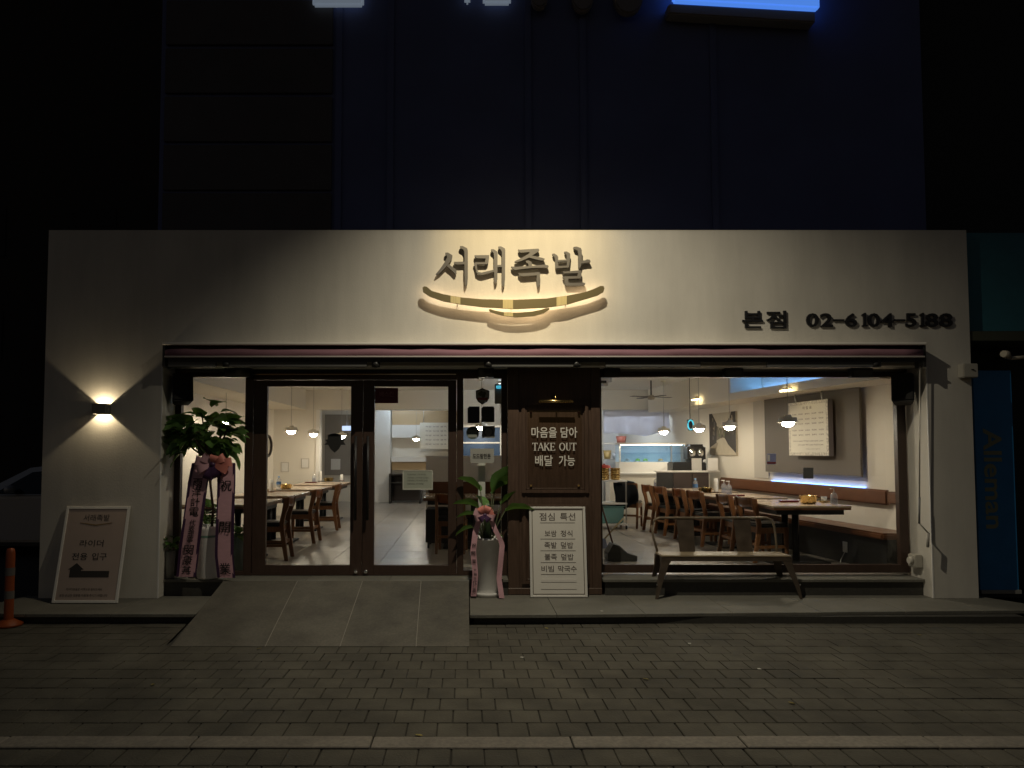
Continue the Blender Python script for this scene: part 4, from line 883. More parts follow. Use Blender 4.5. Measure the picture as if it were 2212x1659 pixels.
PD = [(1702, 911, 9.0, 'pendant lamp in front of the hanging price board'), (1576, 920, 10.6, 'pendant lamp beside the alley picture on the wall'), (1510, 925, 12.1, 'pendant lamp next to the cyan glowing ring'), (1434, 931, 13.5, 'pendant lamp before the white kitchen curtain'),
      (488, 908, 11.0, 'pendant lamp behind the leaves of the fig'), (629, 930, 12.7, 'pendant lamp in the door glass nearest the round mirror'), (677, 936, 14.0, 'pendant lamp before the end of the left cream wall'), (738, 941, 15.2, 'pendant lamp above the black shield sticker'), (899, 947, 18.0, 'far pendant lamp in front of the alcove board'), (1040, 921, 13.2, 'pendant lamp seen between the dark square stickers')]
pr = make_pendant()
for k, (px, py, D, lab) in enumerate(PD):
    p = PY(px, py, D - 7.75)
    o = pr if k == 0 else dup(pr)
    o.location = p; o['label'] = lab
    for ch in o.children:
        if ch.name.startswith('cord'): ch.scale = (1, 1, (2.90 - p.z) / .93)
        if ch.name.startswith('ceiling_rose'): ch.location = (0, 0, 2.90 - p.z - .95)
# cool tubes in the kitchen and the alcove
tube = mat('cool_tube', (1, 1, 1), .4, emit=(.72, .85, 1.0), estr=60)
tube2 = mat('bright_cool_tube', (1, 1, 1), .4, emit=(.74, .84, 1.0), estr=150)
for (x, y, lab) in ((3.4, 8.7, 'cool white tube light on the kitchen ceiling'), (-1.7, 11.2, 'cool white tube light on the alcove ceiling'), (1.2, 5.9, 'tube light on the dining room ceiling above the booth')):
    t_ = thing('tube_light', (x, y, 2.9), lab, 'lamp')
    obj('fixture', MB().box(x - .62, x + .62, y - .06, y + .06, 2.855, 2.898), whitep, t_)
    obj('tube', MB().tube([(x - .6, y, 2.835), (x + .6, y, 2.835)], .018, 8), tube2 if y == 8.7 else tube, t_)

# ------------------------------------------------------------------ chairs
def make_chair():
    t_ = thing('dining_chair', (0, 0, 0), 'x', 'chair')
    obj('seat', MB().box(-.19, .22, -.205, .205, .435, .485).bevel(.018, 2), leather, t_, True)
    fr_ = MB().box(-.17, .20, -.205, -.180, .365, .434).box(-.17, .20, .180, .205, .365, .434).box(.176, .20, -.179, .179, .365, .434).box(-.17, -.146, -.179, .179, .365, .434)
    obj('seat_frame', fr_, wood, t_, True)
    for s in (-1, 1):
        y0, y1 = (s * .205, s * .170)
        a, b = min(y0, y1), max(y0, y1)
        prof = [(-.275, 0), (-.225, 0), (-.165, .36), (-.155, .48), (-.185, .62), (-.215, .80), (-.285, .805), (-.275, .70), (-.235, .58), (-.215, .47), (-.225, .36)]
        obj('rear_leg', MB().prism(prof, a - .001, b + .001).bevel(.006), wood, t_, True)
        obj('front_leg', MB().hexa([(.175, a, 0), (.205, a, 0), (.205, b, 0), (.175, b, 0)], [(.155, a, .43), (.215, a, .43), (.215, b, .43), (.155, b, .43)]).bevel(.004), wood, t_, True)
        obj('stretcher', MB().box(-.215, .18, a + .006, b - .006, .175, .21), wood, t_, True)
    obj('stretcher', MB().box(-.22, -.19, -.168, .168, .21, .245), wood, t_, True)
    def P(u, v):
        s = (u - .5) * 2; c_ = (1 - s * s)
        return Vector((-.245 - .045 * c_ - (v - .5) * .02, s * .205, .675 + .03 * (abs(s)) * (1 - v) * -1 * -1 + v * (.13 + .012 * abs(s))))
    m_ = MB().grid(P, 12, 3); m_.solid(-.026)
    obj('top_rail', m_, wood, t_, True)
    return t_
def place(proto, first, loc, rz, lab, grp):
    o = proto if first else dup(proto)
    o.location = loc; o.rotation_euler = (0, 0, rz); o['label'] = lab; o['group'] = grp; return o
ch = make_chair()
CH = []
G1, G2 = 'wooden chairs along the wall bench tables', 'wooden chairs along the left wall tables'
for D, lab, a in ((9.25, 'wooden chair at the table with the brass pot, by the metal bench', .06), (9.80, 'second wooden chair at the table with the brass pot', -.05), (10.75, 'wooden chair at the table with pump bottles, window side', .08),
                  (11.3, 'wooden chair at the table with pump bottles, kitchen side', -.06), (12.1, 'wooden chair at the last wall table, window side', .03), (12.65, 'wooden chair at the last wall table, kitchen side', -.03)):
    CH.append(((3.80 - .119 * (D - 9.2), D - 7.75, IZ), .119 + a, lab, G1))
CH.append(((2.98, 5.55, IZ), 1.15, 'wooden chair with a dark jacket over its back near the trolley', G1))
for D, lab, a in ((9.38, 'dark wooden chair just inside the left door', .04), (11.12, 'wooden chair at the second left table', -.05), (12.9, 'wooden chair at the third left table', .05)):
    CH.append(((-2.56, D - 7.75, IZ), math.pi + a, lab, G2))
CH.append(((-.22, 2.30, IZ), R(86), 'wooden chair at the booth table with its back to the door', 'chair at the booth'))
for k, (loc, rz, lab, grp) in enumerate(CH): place(ch, k == 0, loc, rz, lab, grp)
ch0 = ch

def make_table(W, D_):
    t_ = thing('dining_table', (0, 0, 0), 'x', 'table')
    obj('tabletop', MB().box(-W / 2, W / 2, -D_ / 2, D_ / 2, .716, .74).bevel(.003), tabletop, t_, True)
    obj('edge_band', MB().box(-W / 2 + .003, W / 2 - .003, -D_ / 2 + .003, D_ / 2 - .003, .69, .7155), tablew, t_, True)
    obj('apron', MB().box(-W / 2 + .06, W / 2 - .06, -D_ / 2 + .06, D_ / 2 - .06, .63, .689), black, t_, True)
    for yy in (-.14, .14): obj('post', MB().tube([(0, yy, .03), (0, yy, .629)], .042, 12), blackm, t_, True)
    obj('base_plate', MB().box(-.36, .36, -.30, .30, 0, .03).bevel(.006), blackm, t_, True)
    return t_
tb = make_table(.94, 1.16)
TB = [((4.10, 1.43, IZ), .03, 'table by the dining window with brass pot, glass and bottle', 'tables along the wall bench'), ((3.98, 2.92, IZ), .10, 'wall bench table with pump bottles, cups and water bottle', 'tables along the wall bench'), ((3.86, 4.45, IZ), .119, 'last wall bench table, next to low partition', 'tables along the wall bench'),
      ((-3.02, 1.60, IZ), 0, 'first table inside the left door', 'tables along the left wall'), ((-3.02, 3.35, IZ), 0, 'left wall table with cup stack and bottle', 'tables along the left wall'), ((-3.0, 5.15, IZ), 0, 'left wall table with single brass pot', 'tables along the left wall'), ((-2.95, 6.95, IZ), 0, 'left wall table farthest from the doors, with brass pot and cups', 'tables along the left wall'),
      ((-.05, 2.92, IZ), R(90), 'booth table behind the right door before brown bench', 'booth table')]
for k, (loc, rz, lab, grp) in enumerate(TB): place(tb, k == 0, loc, rz, lab, grp)
bxx = thing('rolling_cabinet', (-.42, 2.75, IZ), 'low black cabinet on castors under the booth table', 'cabinet')
obj('body', MB().box(-.60, -.22, 2.58, 3.1, IZ + .09, IZ + .56).bevel(.006), black, bxx)
for xx in (-.56, -.26):
    for yy in (2.62, 3.06): obj('castor', MB().tube([(xx - .012, yy, IZ + .045), (xx + .012, yy, IZ + .045)], .044, 12), blackm, bxx)
# wall bench
wb = thing('wall_bench', WPt(3, .25, IZ), 'long brown leather bench along the right dining wall', 'bench')
obj('seat', wbox(.12, 5.0, .08, .52, .555, .63).bevel(.02, 2), brownlea, wb)
obj('base', wbox(.16, 4.95, .09, .44, IZ, .554), black, wb)
obj('backrest', wbox(.62, 5.0, .012, .08, .91, 1.095).bevel(.02, 2), brownlea, wb)
obj('backrest', wbox(.12, .60, .012, .09, .93, 1.08).bevel(.02, 2), brownlea, wb)
so = thing('wall_socket', WPt(.9, .45, .36), 'white twin socket on the black base of wall bench', 'socket')
obj('plate', wbox(.86, .94, .4405, .452, .31, .44), whitep, so)
obj('cable', MB().tube([WPt(.9, .455, .31), WPt(.91, .50, .22), WPt(.85, .55, IZ + .006)], .004, 6), whitep, so)
# booth
bo = thing('booth_bench', (.3, 3.45, IZ), 'brown leather booth bench with white back panel behind booth table', 'bench')
obj('back_panel', MB().box(-.66, 1.35, 3.64, 3.72, IZ, 1.50), white_in, bo)
obj('backrest', MB().box(-.62, 1.33, 3.57, 3.639, .90, 1.09).bevel(.02, 2), brownlea, bo)
obj('seat', MB().box(-.62, 1.33, 3.17, 3.60, .56, .63).bevel(.02, 2), brownlea, bo)
obj('base', MB().box(-.60, 1.31, 3.22, 3.58, IZ, .559), black, bo)

# ------------------------------------------------------------------ things on the tables
TZ = IZ + .7412
def brass_pot(p, r=.085, h=.085, lab='', grp='brass pots on the dining tables'):
    t_ = thing('brass_pot', p, lab, 'pot', grp)
    obj('bowl', MB().lathe([(0, .001), (r * .8, .001), (r * .95, h * .25), (r, h), (r * 1.05, h * 1.02), (r * .93, h), (r * .88, h * .3), (0, h * .2)], p, 24), brass, t_)
    obj('handle', MB().tube([p + Vector((-r, 0, h * .7)), p + Vector((-r - .03, 0, h * .75)), p + Vector((-r, .0, h * .6))], .005, 6).tube([p + Vector((r, 0, h * .7)), p + Vector((r + .03, 0, h * .75)), p + Vector((r, 0, h * .6))], .005, 6), brass, t_)
def cups(p, n, lab):
    t_ = thing('cup_stack', p, lab, 'cups', 'stacks of paper cups')
    obj('tray', MB().lathe([(0, .001), (.05, .001), (.055, .015), (0, .012)], p, 16), tablew, t_)
    for k in range(n): obj('cup', MB().lathe([(.036, 0), (.0365, .006), (.030, .075), (0, .075)], p + Vector((0, 0, .016 + k * .026)), 16), paper, t_)
def bottle(p, kind, lab):
    t_ = thing('pump_bottle' if kind == 'pump' else 'water_bottle', p, lab, 'bottle', 'bottles on the tables')
    if kind == 'pump':
        obj('body', MB().lathe([(0, .002), (.038, .002), (.04, .01), (.04, .11), (.03, .135), (.014, .145), (.014, .155), (0, .155)], p, 16), clearpl, t_)
        obj('liquid', MB().lathe([(0, .006), (.034, .006), (.034, .08), (0, .08)], p, 14), glassmat('lilac_gel', (.72, .74, .86), .5), t_)
        obj('pump_head', MB().tube([p + Vector((0, 0, .155)), p + Vector((0, 0, .195))], .006, 6).box(p.x - .045, p.x + .012, p.y - .008, p.y + .008, p.z + .19, p.z + .203), whitep, t_)
    else:
        obj('body', MB().lathe([(0, .002), (.036, .002), (.04, .02), (.037, .05), (.04, .08), (.037, .11), (.04, .14), (.036, .175), (.016, .20), (.015, .215), (0, .215)], p, 18), clearpl, t_)
        obj('wrapper', MB().lathe([(.0405, .095), (.0405, .145)], p, 18), mat('blue_wrap', (.10, .22, .45), .5), t_)
        obj('cap', MB().lathe([(.017, .212), (.017, .235), (0, .235)], p, 12), mat('blue_cap', (.25, .45, .75), .4), t_)
def sticks(p, lab, rz=0.0):
    t_ = thing('chopstick_case', p, lab, 'case', 'chopstick cases on the tables', rot=(0, 0, rz))
    obj('box', MB().box(-.12, .12, -.03, .03, .001, .022).bevel(.005), mat('lacquer_red', (.10, .01, .012), .25), t_, True)
    obj('clip', MB().box(-.105, -.09, -.031, .031, .0222, .027), chrome, t_, True)
brass_pot(PZ(1746, 1088, TZ), .10, .10, 'large brass pot on the table by the dining window')
p = PZ(1780, 1085, TZ); t_ = thing('water_glass', p, 'clear glass standing on a small brass plate', 'glass')
obj('plate', MB().lathe([(0, .001), (.06, .001), (.075, .018), (.06, .012), (0, .01)], p, 20), brass, t_)
obj('tumbler', MB().lathe([(0, .02), (.032, .02), (.038, .075), (.035, .075), (.03, .026), (0, .026)], p, 18), clearpl, t_)
bottle(PZ(1802, 1090, TZ), 'pump', 'clear pump bottle beside the large brass pot')
sticks(PZ(1704, 1085, TZ), 'dark red chopstick case on the table by the window')
bottle(PZ(1564, 1065, TZ), 'pump', 'rear one of two clear pump bottles standing together'); bottle(PZ(1575, 1068, TZ), 'pump', 'front one of two clear pump bottles standing together')
cups(PZ(1547, 1064, TZ), 6, 'tall paper cup stack beside two pump bottles'); brass_pot(PZ(1524, 1064, TZ), .10, .075, 'wide brass pot between cup stack and water bottle')
bottle(PZ(1502, 1066, TZ), 'water', 'water bottle with blue label beside the wide brass pot'); sticks(PZ(1590, 1072, TZ), 'dark red chopstick case before the two pump bottles', .1)
bottle(PZ(1417, 1052, TZ), 'pump', 'pump bottle on the last wall bench table'); brass_pot(PZ(1435, 1051, TZ), .09, .075, 'brass pot on the last wall bench table'); cups(PZ(1461, 1051, TZ), 7, 'tall paper cup stack on the last wall bench table')
cups(PZ(586, 1063, TZ), 5, 'paper cup stack on the second left wall table'); brass_pot(PZ(618, 1056, TZ), .10, .08, 'brass pot alone on the third left wall table'); bottle(PZ(602, 1059, TZ), 'water', 'water bottle beside cup stack on the second left table')
bottle(PZ(678, 1041, TZ), 'pump', 'pump bottle on the left table farthest from the doors'); cups(PZ(692, 1040, TZ), 6, 'paper cup stack on the left table farthest from the doors'); brass_pot(PZ(710, 1040, TZ), .10, .08, 'brass pot on the left table farthest from the doors'); cups(PZ(738, 1039, TZ), 3, 'short paper cup stack on the left table farthest from doors')
sticks(PZ(672, 1043, TZ), 'dark chopstick case beside the far left pump bottle')

# ------------------------------------------------------------------ right wall: price board, alley print
b0, zb_ = wpx(1792.6, 985, .22); b1, _ = wpx(1707, 985, .22); _, zt_ = wpx(1792.6, 861, .22)
mbd = thing('price_board', WPt((b0 + b1) / 2, .2, zb_), 'thick cream price board hanging before the taupe wall panel', 'sign')
obj('board', wbox(b0, b1, .16, .23, zb_, zt_).bevel(.003), mat('board_side', (.16, .14, .14), .7), mbd)
def wframe(u0, u1, z0, z1, w_, o0, o1):
    m_ = wbox(u0, u1, o0, o1, z0, z0 + w_); 
    for q in ((u0, u1, z1 - w_, z1), (u0, u0 + w_, z0 + w_, z1 - w_), (u1 - w_, u1, z0 + w_, z1 - w_)):
        n_ = wbox(q[0], q[1], o0, o1, q[2], q[3]); me_ = bpy.data.meshes.new('x'); n_.bm.to_mesh(me_); m_.bm.from_mesh(me_); n_.bm.free(); bpy.data.meshes.remove(me_)
    return m_
obj('border', wframe(b0 + .002, b1 - .002, zb_ + .002, zt_ - .002, .045, .2305, .236), mat('mottled_border', (.62, .58, .50), .6, var=.5, scale=40), mbd)
obj('face', wbox(b0 + .047, b1 - .047, .2305, .234, zb_ + .047, zt_ - .047), mat('board_cream', (.74, .70, .60), .6), mbd)
def wtext(s, fu0, fu1, fz0, fz1, m, par):           # fractions across the board as read from the room
    uu = lambda f: b1 + (b0 - b1) * f; zz = lambda f: zb_ + (zt_ - zb_) * f
    return text('lettering', s, 0, 1, 0, 1, 0, m, par, bold=.01, extra=lambda p: WPt(uu(fu0 + (fu1 - fu0) * p.x), .2365, zz(fz0 + (fz1 - fz0) * p.z)))
gi = mat('grey_print', (.20, .17, .14), .7)
wtext('차 림 표', .38, .62, .85, .91, gi, mbd)
for fz_ in (.755, .66, .575, .455, .37): 
    for c_ in range(5): wtext(random.choice(['30,000', '45,000', '족발중', '불족대', '반반족', '보쌈중']), .10 + c_ * .17, .22 + c_ * .17, fz_, fz_ + .028, gi, mbd)
wtext('막국수 8,000 주먹밥 4,000 음료 2,000', .12, .88, .255, .283, gi, mbd); wtext('소주 5,000 맥주 5,000 막걸리 6,000', .24, .88, .185, .213, gi, mbd); wtext('저희 업소는 국내산만 사용합니다', .45, .80, .115, .132, gi, mbd)
for f_ in (.15, .82):
    u_ = b1 + (b0 - b1) * f_; obj('hanger', MB().tube([WPt(u_, .195, zt_ - .01), WPt(u_ + .03, .195, 2.41)], .012, 6), steel, mbd)
q0, _ = wpx(1590, 930, .03); q1, _ = wpx(1533, 930, .03); _, zq0 = wpx(1590, 984, .03); _, zq1 = wpx(1590, 888, .03)
ap = thing('alley_print', WPt((q0 + q1) / 2, .02, zq0), 'large sepia street print on the right dining wall', 'picture')
obj('canvas', wbox(q0, q1, .004, .035, zq0, zq1), mat('print_pale', (.50, .44, .34), .6, var=.1, scale=6), ap)
def wpoly(pts, o0, o1, m, nm):
    m_ = MB(); f = lambda a, b, o: WPt(q1 + (q0 - q1) * a, o, zq0 + (zq1 - zq0) * b)
    A = [m_.bm.verts.new(f(a, b, o1)) for a, b in pts]; B = [m_.bm.verts.new(f(a, b, o0)) for a, b in pts]
    m_.bm.faces.new(A); m_.bm.faces.new(B[::-1])
    for i in range(len(pts)): m_.bm.faces.new((A[i], B[i], B[(i + 1) % len(pts)], A[(i + 1) % len(pts)]))
    obj(nm, m_, m, ap)
dk, md_ = mat('print_dark', (.035, .028, .022), .6, var=.3, scale=12), mat('print_mid', (.14, .12, .08), .6, var=.4, scale=14)
wpoly([(0, .18), (.28, .30), (.30, .75), (.12, 1), (0, 1)], .0355, .037, dk, 'printed_house'); wpoly([(1, .05), (.72, .25), (.60, .40), (.62, .70), (.80, .9), (.85, 1), (1, 1)], .0355, .037, dk, 'printed_house')
wpoly([(.28, .35), (.5, .42), (.60, .40), (.62, .68), (.45, .62), (.30, .70)], .0355, .0365, md_, 'printed_trees'); wpoly([(0, .0), (.2, .0), (.35, .3), (.28, .30), (0, .18)], .0355, .0362, mat('print_tan', (.32, .27, .2), .6, var=.2), 'printed_path')
rnd2 = random.Random(3)
for k in range(16):
    sd_ = rnd2.choice((0, 1)); a = rnd2.uniform(.02, .2) if sd_ == 0 else rnd2.uniform(.74, .93); b = rnd2.uniform(.3, .85); w_, h_ = rnd2.uniform(.02, .06), rnd2.uniform(.03, .14)
    wpoly([(a, b), (a + w_, b), (a + w_, b + h_), (a, b + h_)], .0372, .0378, rnd2.choice((md_, mat('print_tan', (.32, .27, .2)), mat('print_grey', (.09, .08, .07), .6))), 'printed_window')
for k in range(9):
    a, b = rnd2.uniform(.32, .58), rnd2.uniform(.36, .6); wpoly([(a, b), (a + .03, b + .01), (a + .04, b + .09), (a + .01, b + .08)], .0367, .0372, rnd2.choice((dk, mat('print_green', (.12, .15, .07), .6), mat('print_tan', (.32, .27, .2)))), 'printed_figure')
# picture lights on the soffit
plm = mat('warm_bar', (1, .9, .6), .4, emit=(1, .80, .42), estr=26)
for px, py, lab in ((1502, 863, 'lit brass picture light above the alley print'), (1697, 843, 'lit brass picture light above the price board')):
    u_, z_ = wpx(px, py, .62); c = WPt(u_, .62, z_)
    t_ = thing('soffit_picture_light', c, lab, 'lamp', 'picture lights on the soffit')
    obj('bar', MB().tube([c - WD * .14, c + WD * .14], .012, 8), plm, t_)
    obj('hood', MB().tube([c - WD * .15 + Vector((0, 0, .016)), c + WD * .15 + Vector((0, 0, .016))], .014, 8), brass, t_)
    obj('arm', MB().tube([c + Vector((0, 0, .02)), c - WN * .03 + Vector((0, 0, .06)), WPt(u_, .55, z_ + .05)], .006, 6), brass, t_)

# ------------------------------------------------------------------ kitchen end
kc = thing('kitchen_counter', (3.4, 6.4, IZ), 'cream service counter in front of the kitchen hatch', 'counter')
obj('front', MB().box(2.75, 4.5, 6.15, 6.6, IZ, 1.12), cream, kc); obj('worktop', MB().box(2.72, 4.5, 6.12, 6.7, 1.121, 1.16).bevel(.004), white_in, kc)
dc = thing('display_fridge', (3.65, 6.4, 1.38), 'glass display fridge with steel frame on the service counter', 'fridge')
cx0, cx1 = 2.95, 4.25
obj('base', MB().box(cx0, cx1, 6.22, 6.6, 1.1605, 1.36), white_in, dc); obj('top', MB().box(cx0, cx1, 6.22, 6.6, 1.70, 1.735), mat('fridge_top', (.5, .45, .38), .4), dc)
obj('glass_front', MB().box(cx0 + .03, cx1 - .03, 6.225, 6.231, 1.361, 1.699), glassmat('fridge_glass', (.80, .88, .93), .9), dc)
obj('shelf', MB().box(cx0 + .03, cx1 - .03, 6.25, 6.58, 1.53, 1.54), glassmat('fridge_glass', (.80, .88, .93)), dc)
obj('back', MB().box(cx0, cx1, 6.585, 6.599, 1.361, 1.699), mat('fridge_back', (.55, .62, .68), .5), dc)
obj('cabinet_light', MB().box(cx0 + .05, cx1 - .05, 6.30, 6.33, 1.688, 1.698), mat('fridge_led', (1, 1, 1), .4, emit=(.78, .88, 1.0), estr=16), dc)
for xx in (cx0, cx1 - .028, 3.95): obj('post', MB().box(xx, xx + .028, 6.222, 6.25, 1.361, 1.699), steel, dc)
for k, (xx, c_) in enumerate(((3.35, (.2, .4, .05)), (3.5, (.25, .45, .08)), (3.8, (.5, .3, .1)), (3.15, (.4, .4, .38)))):
    t_ = thing('food_tray', (xx, 6.4, 1.362), ('green salad tray low in the display fridge', 'second green salad tray in the display fridge', 'orange dish in the display fridge', 'grey wire basket in the display fridge')[k], 'tray')
    obj('tray', MB().box(xx - .06, xx + .06, 6.33, 6.47, 1.362, 1.38).bevel(.004), steel, t_)
    obj('food', MB().lathe([(.052, .0), (.045, .03), (.02, .045), (0, .05)], (xx, 6.4, 1.381), 12, 1, 1.1), mat('food%d' % k, c_, .6, var=.4, scale=40, bump=.6), t_)
sp = thing('twin_dispenser', (4.22, 5.75, 1.16), 'black twin dispenser with two round dials on the counter', 'dispenser')
obj('plinth', MB().box(3.80, 4.42, 5.55, 5.95, 1.16, 1.37).bevel(.02, 2), black, sp)
obj('body', MB().box(4.10, 4.44, 5.6, 5.95, 1.371, 1.70).bevel(.05, 3), black, sp)
for xx in (4.18, 4.33): 
    m_ = MB().lathe([(0, .012), (.045, .012), (.055, 0), (.06, -.01)], (0, 0, 0), 20).mesh('dial', chrome); m_.transform(Matrix.Rotation(R(90), 4, 'X')); m_.transform(Matrix.Scale(1.35, 4, (0, 0, 1))); m_.transform(Matrix.Translation((xx, 5.588, 1.54))); link('dial', m_, sp).matrix_parent_inverse = Matrix.Translation(-sp.location)
obj('stand', MB().box(3.75, 4.46, 5.5, 6.1, IZ, 1.159), cream, sp)
# cards standing on the counter
for px, lab in ((1505, 'white card propped beside the twin dispenser'), (1540, 'white card on wall beyond the dispenser')):
    c = PY(px, 1003, 5.4 if px < 1520 else 5.0); t_ = thing('notice_card', c, lab, 'card'); 
    obj('sheet', MB().box(c.x - .09, c.x + .09, c.y, c.y + .006, c.z - .11, c.z + .11), paper, t_); obj('holder', MB().box(c.x - .07, c.x + .07, c.y - .004, c.y + .05, c.z - .118, c.z - .11), clearpl, t_)
# curtain over the hatch
cu = thing('kitchen_curtain', (3.65, 7.9, 2.46), 'white cloth curtain draped over the kitchen hatch', 'curtain')
def CP(u, v):
    x = 2.94 + 1.42 * u; drop = .50 + .07 * math.sin(u * math.pi) - .05 * abs(math.sin(u * 5))
    return Vector((x, 7.78 - .05 * v * math.sin(u * 14 + v * 4 * (u - .5)) - .05 * v, 2.455 - drop * v))
m_ = MB().grid(CP, 40, 10); m_.solid(.004); cm = mat('curtain_white', (.78, .77, .80), .8); cm_n, cm_l = cm.node_tree.nodes, cm.node_tree.links
tl = cm_n.new('ShaderNodeBsdfTranslucent'); tl.inputs[0].default_value = (.80, .80, .88, 1); tx = cm_n.new('ShaderNodeMixShader'); tx.inputs[0].default_value = .4
cm_l.new(cm_n['Principled BSDF'].outputs[0], tx.inputs[1]); cm_l.new(tl.outputs[0], tx.inputs[2]); cm_l.new(tx.outputs[0], cm_n['Material Output'].inputs[0])
obj('cloth', m_, cm, cu)
obj('rail', MB().tube([(2.93, 7.74, 2.462), (4.36, 7.74, 2.462)], .008, 8), steel, cu)
lp = thing('low_partition', (3.85, 5.1, IZ), 'low partition with white top rail and dark panels behind bench', 'partition')
obj('top_rail', MB().box(3.36, 4.50, 5.06, 5.16, 1.195, 1.225).bevel(.004), white_in, lp)
for a, b, m_ in ((3.38, 3.66, black), (3.67, 4.0, mat('partition_brown', (.05, .035, .03), .5)), (4.01, 4.3, mat('partition_brown', (.05, .035, .03)))): obj('panel', MB().box(a, b, 5.08, 5.14, IZ, 1.194), m_, lp)
# kitchen clutter behind the hatch
ks = thing('kitchen_shelf', (3.6, 10.0, IZ), 'steel kitchen shelf seen through the hatch', 'shelf')
for z in (.9, 1.35, 1.75): obj('shelf_board', MB().box(2.6, 4.2, 9.8, 10.2, z, z + .03), steel, ks)
for xx in (2.6, 4.16): obj('upright', MB().box(xx, xx + .04, 9.79, 9.83, IZ, 2.0), steel, ks)
for k, (xx, z, r_, h_, c_, lab) in enumerate(((2.8, 1.381, .12, .16, (.5, .5, .45), 'grey cooking pot on the kitchen shelf'), (3.1, 1.781, .14, .12, (.55, .08, .06), 'red bowl on the kitchen shelf'), (3.45, 1.381, .10, .2, (.45, .3, .1), 'brown jar on the kitchen shelf'), (3.8, 1.781, .13, .15, (.4, .12, .08), 'rust red tub on the kitchen shelf'), (3.7, 1.381, .13, .13, (.7, .7, .72), 'white bowl on the kitchen shelf'), (4.0, 1.381, .1, .22, (.2, .25, .5), 'blue canister on the kitchen shelf'))):
    t_ = thing('kitchen_container', (xx, 10.0, z), lab, 'container'); obj('body', MB().lathe([(0, .0), (r_ * .8, .0), (r_, h_), (r_ * .9, h_), (r_ * .7, .02), (0, .02)], (xx, 10.0, z), 16), mat('kc%d' % k, c_, .4), t_); obj('rim', MB().lathe([(r_, h_), (r_ * 1.06, h_ + .008), (r_ * .95, h_ + .012)], (xx, 10.0, z), 16), mat('kc%d' % k, c_), t_)
obj('kitchen_back', MB().box(1.0, 4.0, 11.2, 11.3, IZ, 2.9), white_in, bld)
obj('kitchen_side', MB().box(2.75, 2.92, 7.99, 11.19, IZ, 2.899), white_in, bld)
# trolley with brass pots
tr = thing('service_trolley', (2.5, 5.35, IZ), 'white service trolley with teal tub beside the walnut pillar', 'trolley')
for z in (1.02, .62, .25): obj('shelf', MB().box(2.15, 2.85, 5.1, 5.6, z, z + .03).bevel(.004), whitep, tr)
for xx in (2.16, 2.82):
    for yy in (5.11, 5.57): obj('upright', MB().box(xx, xx + .022, yy, yy + .022, IZ + .08, 1.019), steel, tr); obj('castor', MB().tube([(xx - .002, yy + .01, IZ + .04), (xx + .022, yy + .01, IZ + .04)], .038, 10), blackm, tr)
tt = thing('teal_tub', (2.5, 5.35, .28), 'teal plastic tub on the lowest trolley shelf', 'tub'); obj('tub', MB().hexa([(2.22, 5.13, .281), (2.78, 5.13, .281), (2.78, 5.55, .281), (2.22, 5.55, .281)], [(2.2, 5.115, .58), (2.80, 5.115, .58), (2.80, 5.565, .58), (2.2, 5.565, .58)]).bevel(.02, 2), mat('teal_plastic', (.16, .33, .32), .4), tt); obj('rim', MB().box(2.19, 2.81, 5.108, 5.572, .5805, .592), mat('teal_plastic', (.16, .33, .32)), tt)
for k, (xx, n_) in enumerate(((2.48, 5), (2.68, 5))):
    for j in range(n_): 
        p = Vector((xx, 5.3, 1.051 + j * .042)); t_ = thing('stacked_brass_bowl', p, '%s brass bowl %s' % (('lowest', 'second lowest', 'middle', 'second highest', 'topmost')[j], ('in the stack under the red lid', 'in the uncovered stack on the trolley')[k]), 'bowl', 'brass bowls stacked on the trolley'); obj('bowl', MB().lathe([(0, .0), (.07, .0), (.088, .03), (.09, .045), (.084, .045), (.07, .012), (0, .01)], p, 20), brass, t_); obj('rim', MB().lathe([(.09, .0455), (.094, .047), (.09, .049)], p, 20), brass, t_)
rl = thing('red_lid', (2.5, 5.3, 1.265), 'red plastic lid on top of the brass bowls', 'lid'); obj('lid', MB().lathe([(.12, 0), (.11, .04), (.05, .055), (0, .056)], (2.48, 5.3, 1.27), 20), mat('red_plastic', (.5, .06, .04), .4), rl); obj('knob', MB().lathe([(.02, .056), (.02, .075), (0, .078)], (2.48, 5.3, 1.27), 10), mat('red_plastic', (.5, .06, .04)), rl)
# jacket over the chair back
jk = thing('dark_jacket', (2.9, 5.3, .8), 'dark jacket hung over a chair back near the trolley', 'jacket')
def JP(u, v):
    a = (u - .5); side_ = -1 if v < .5 else 1; t_ = abs(v - .5) * 2
    return Vector((2.86 + a * .40 + .02 * math.sin(v * 9), 5.26 + side_ * (.035 + .03 * t_) + .012 * math.sin(u * 13), 1.005 - t_ * (.42 + .06 * math.sin(u * 5))))
m_ = MB().grid(JP, 14, 14); m_.solid(.01); obj('cloth', m_, mat('jacket_cloth', (.015, .018, .024), .85), jk)
obj('collar', MB().tube([(2.72, 5.26, 1.0), (2.86, 5.22, 1.03), (3.0, 5.26, 1.0)], .022, 8), mat('jacket_cloth', (.015, .018, .024)), jk)
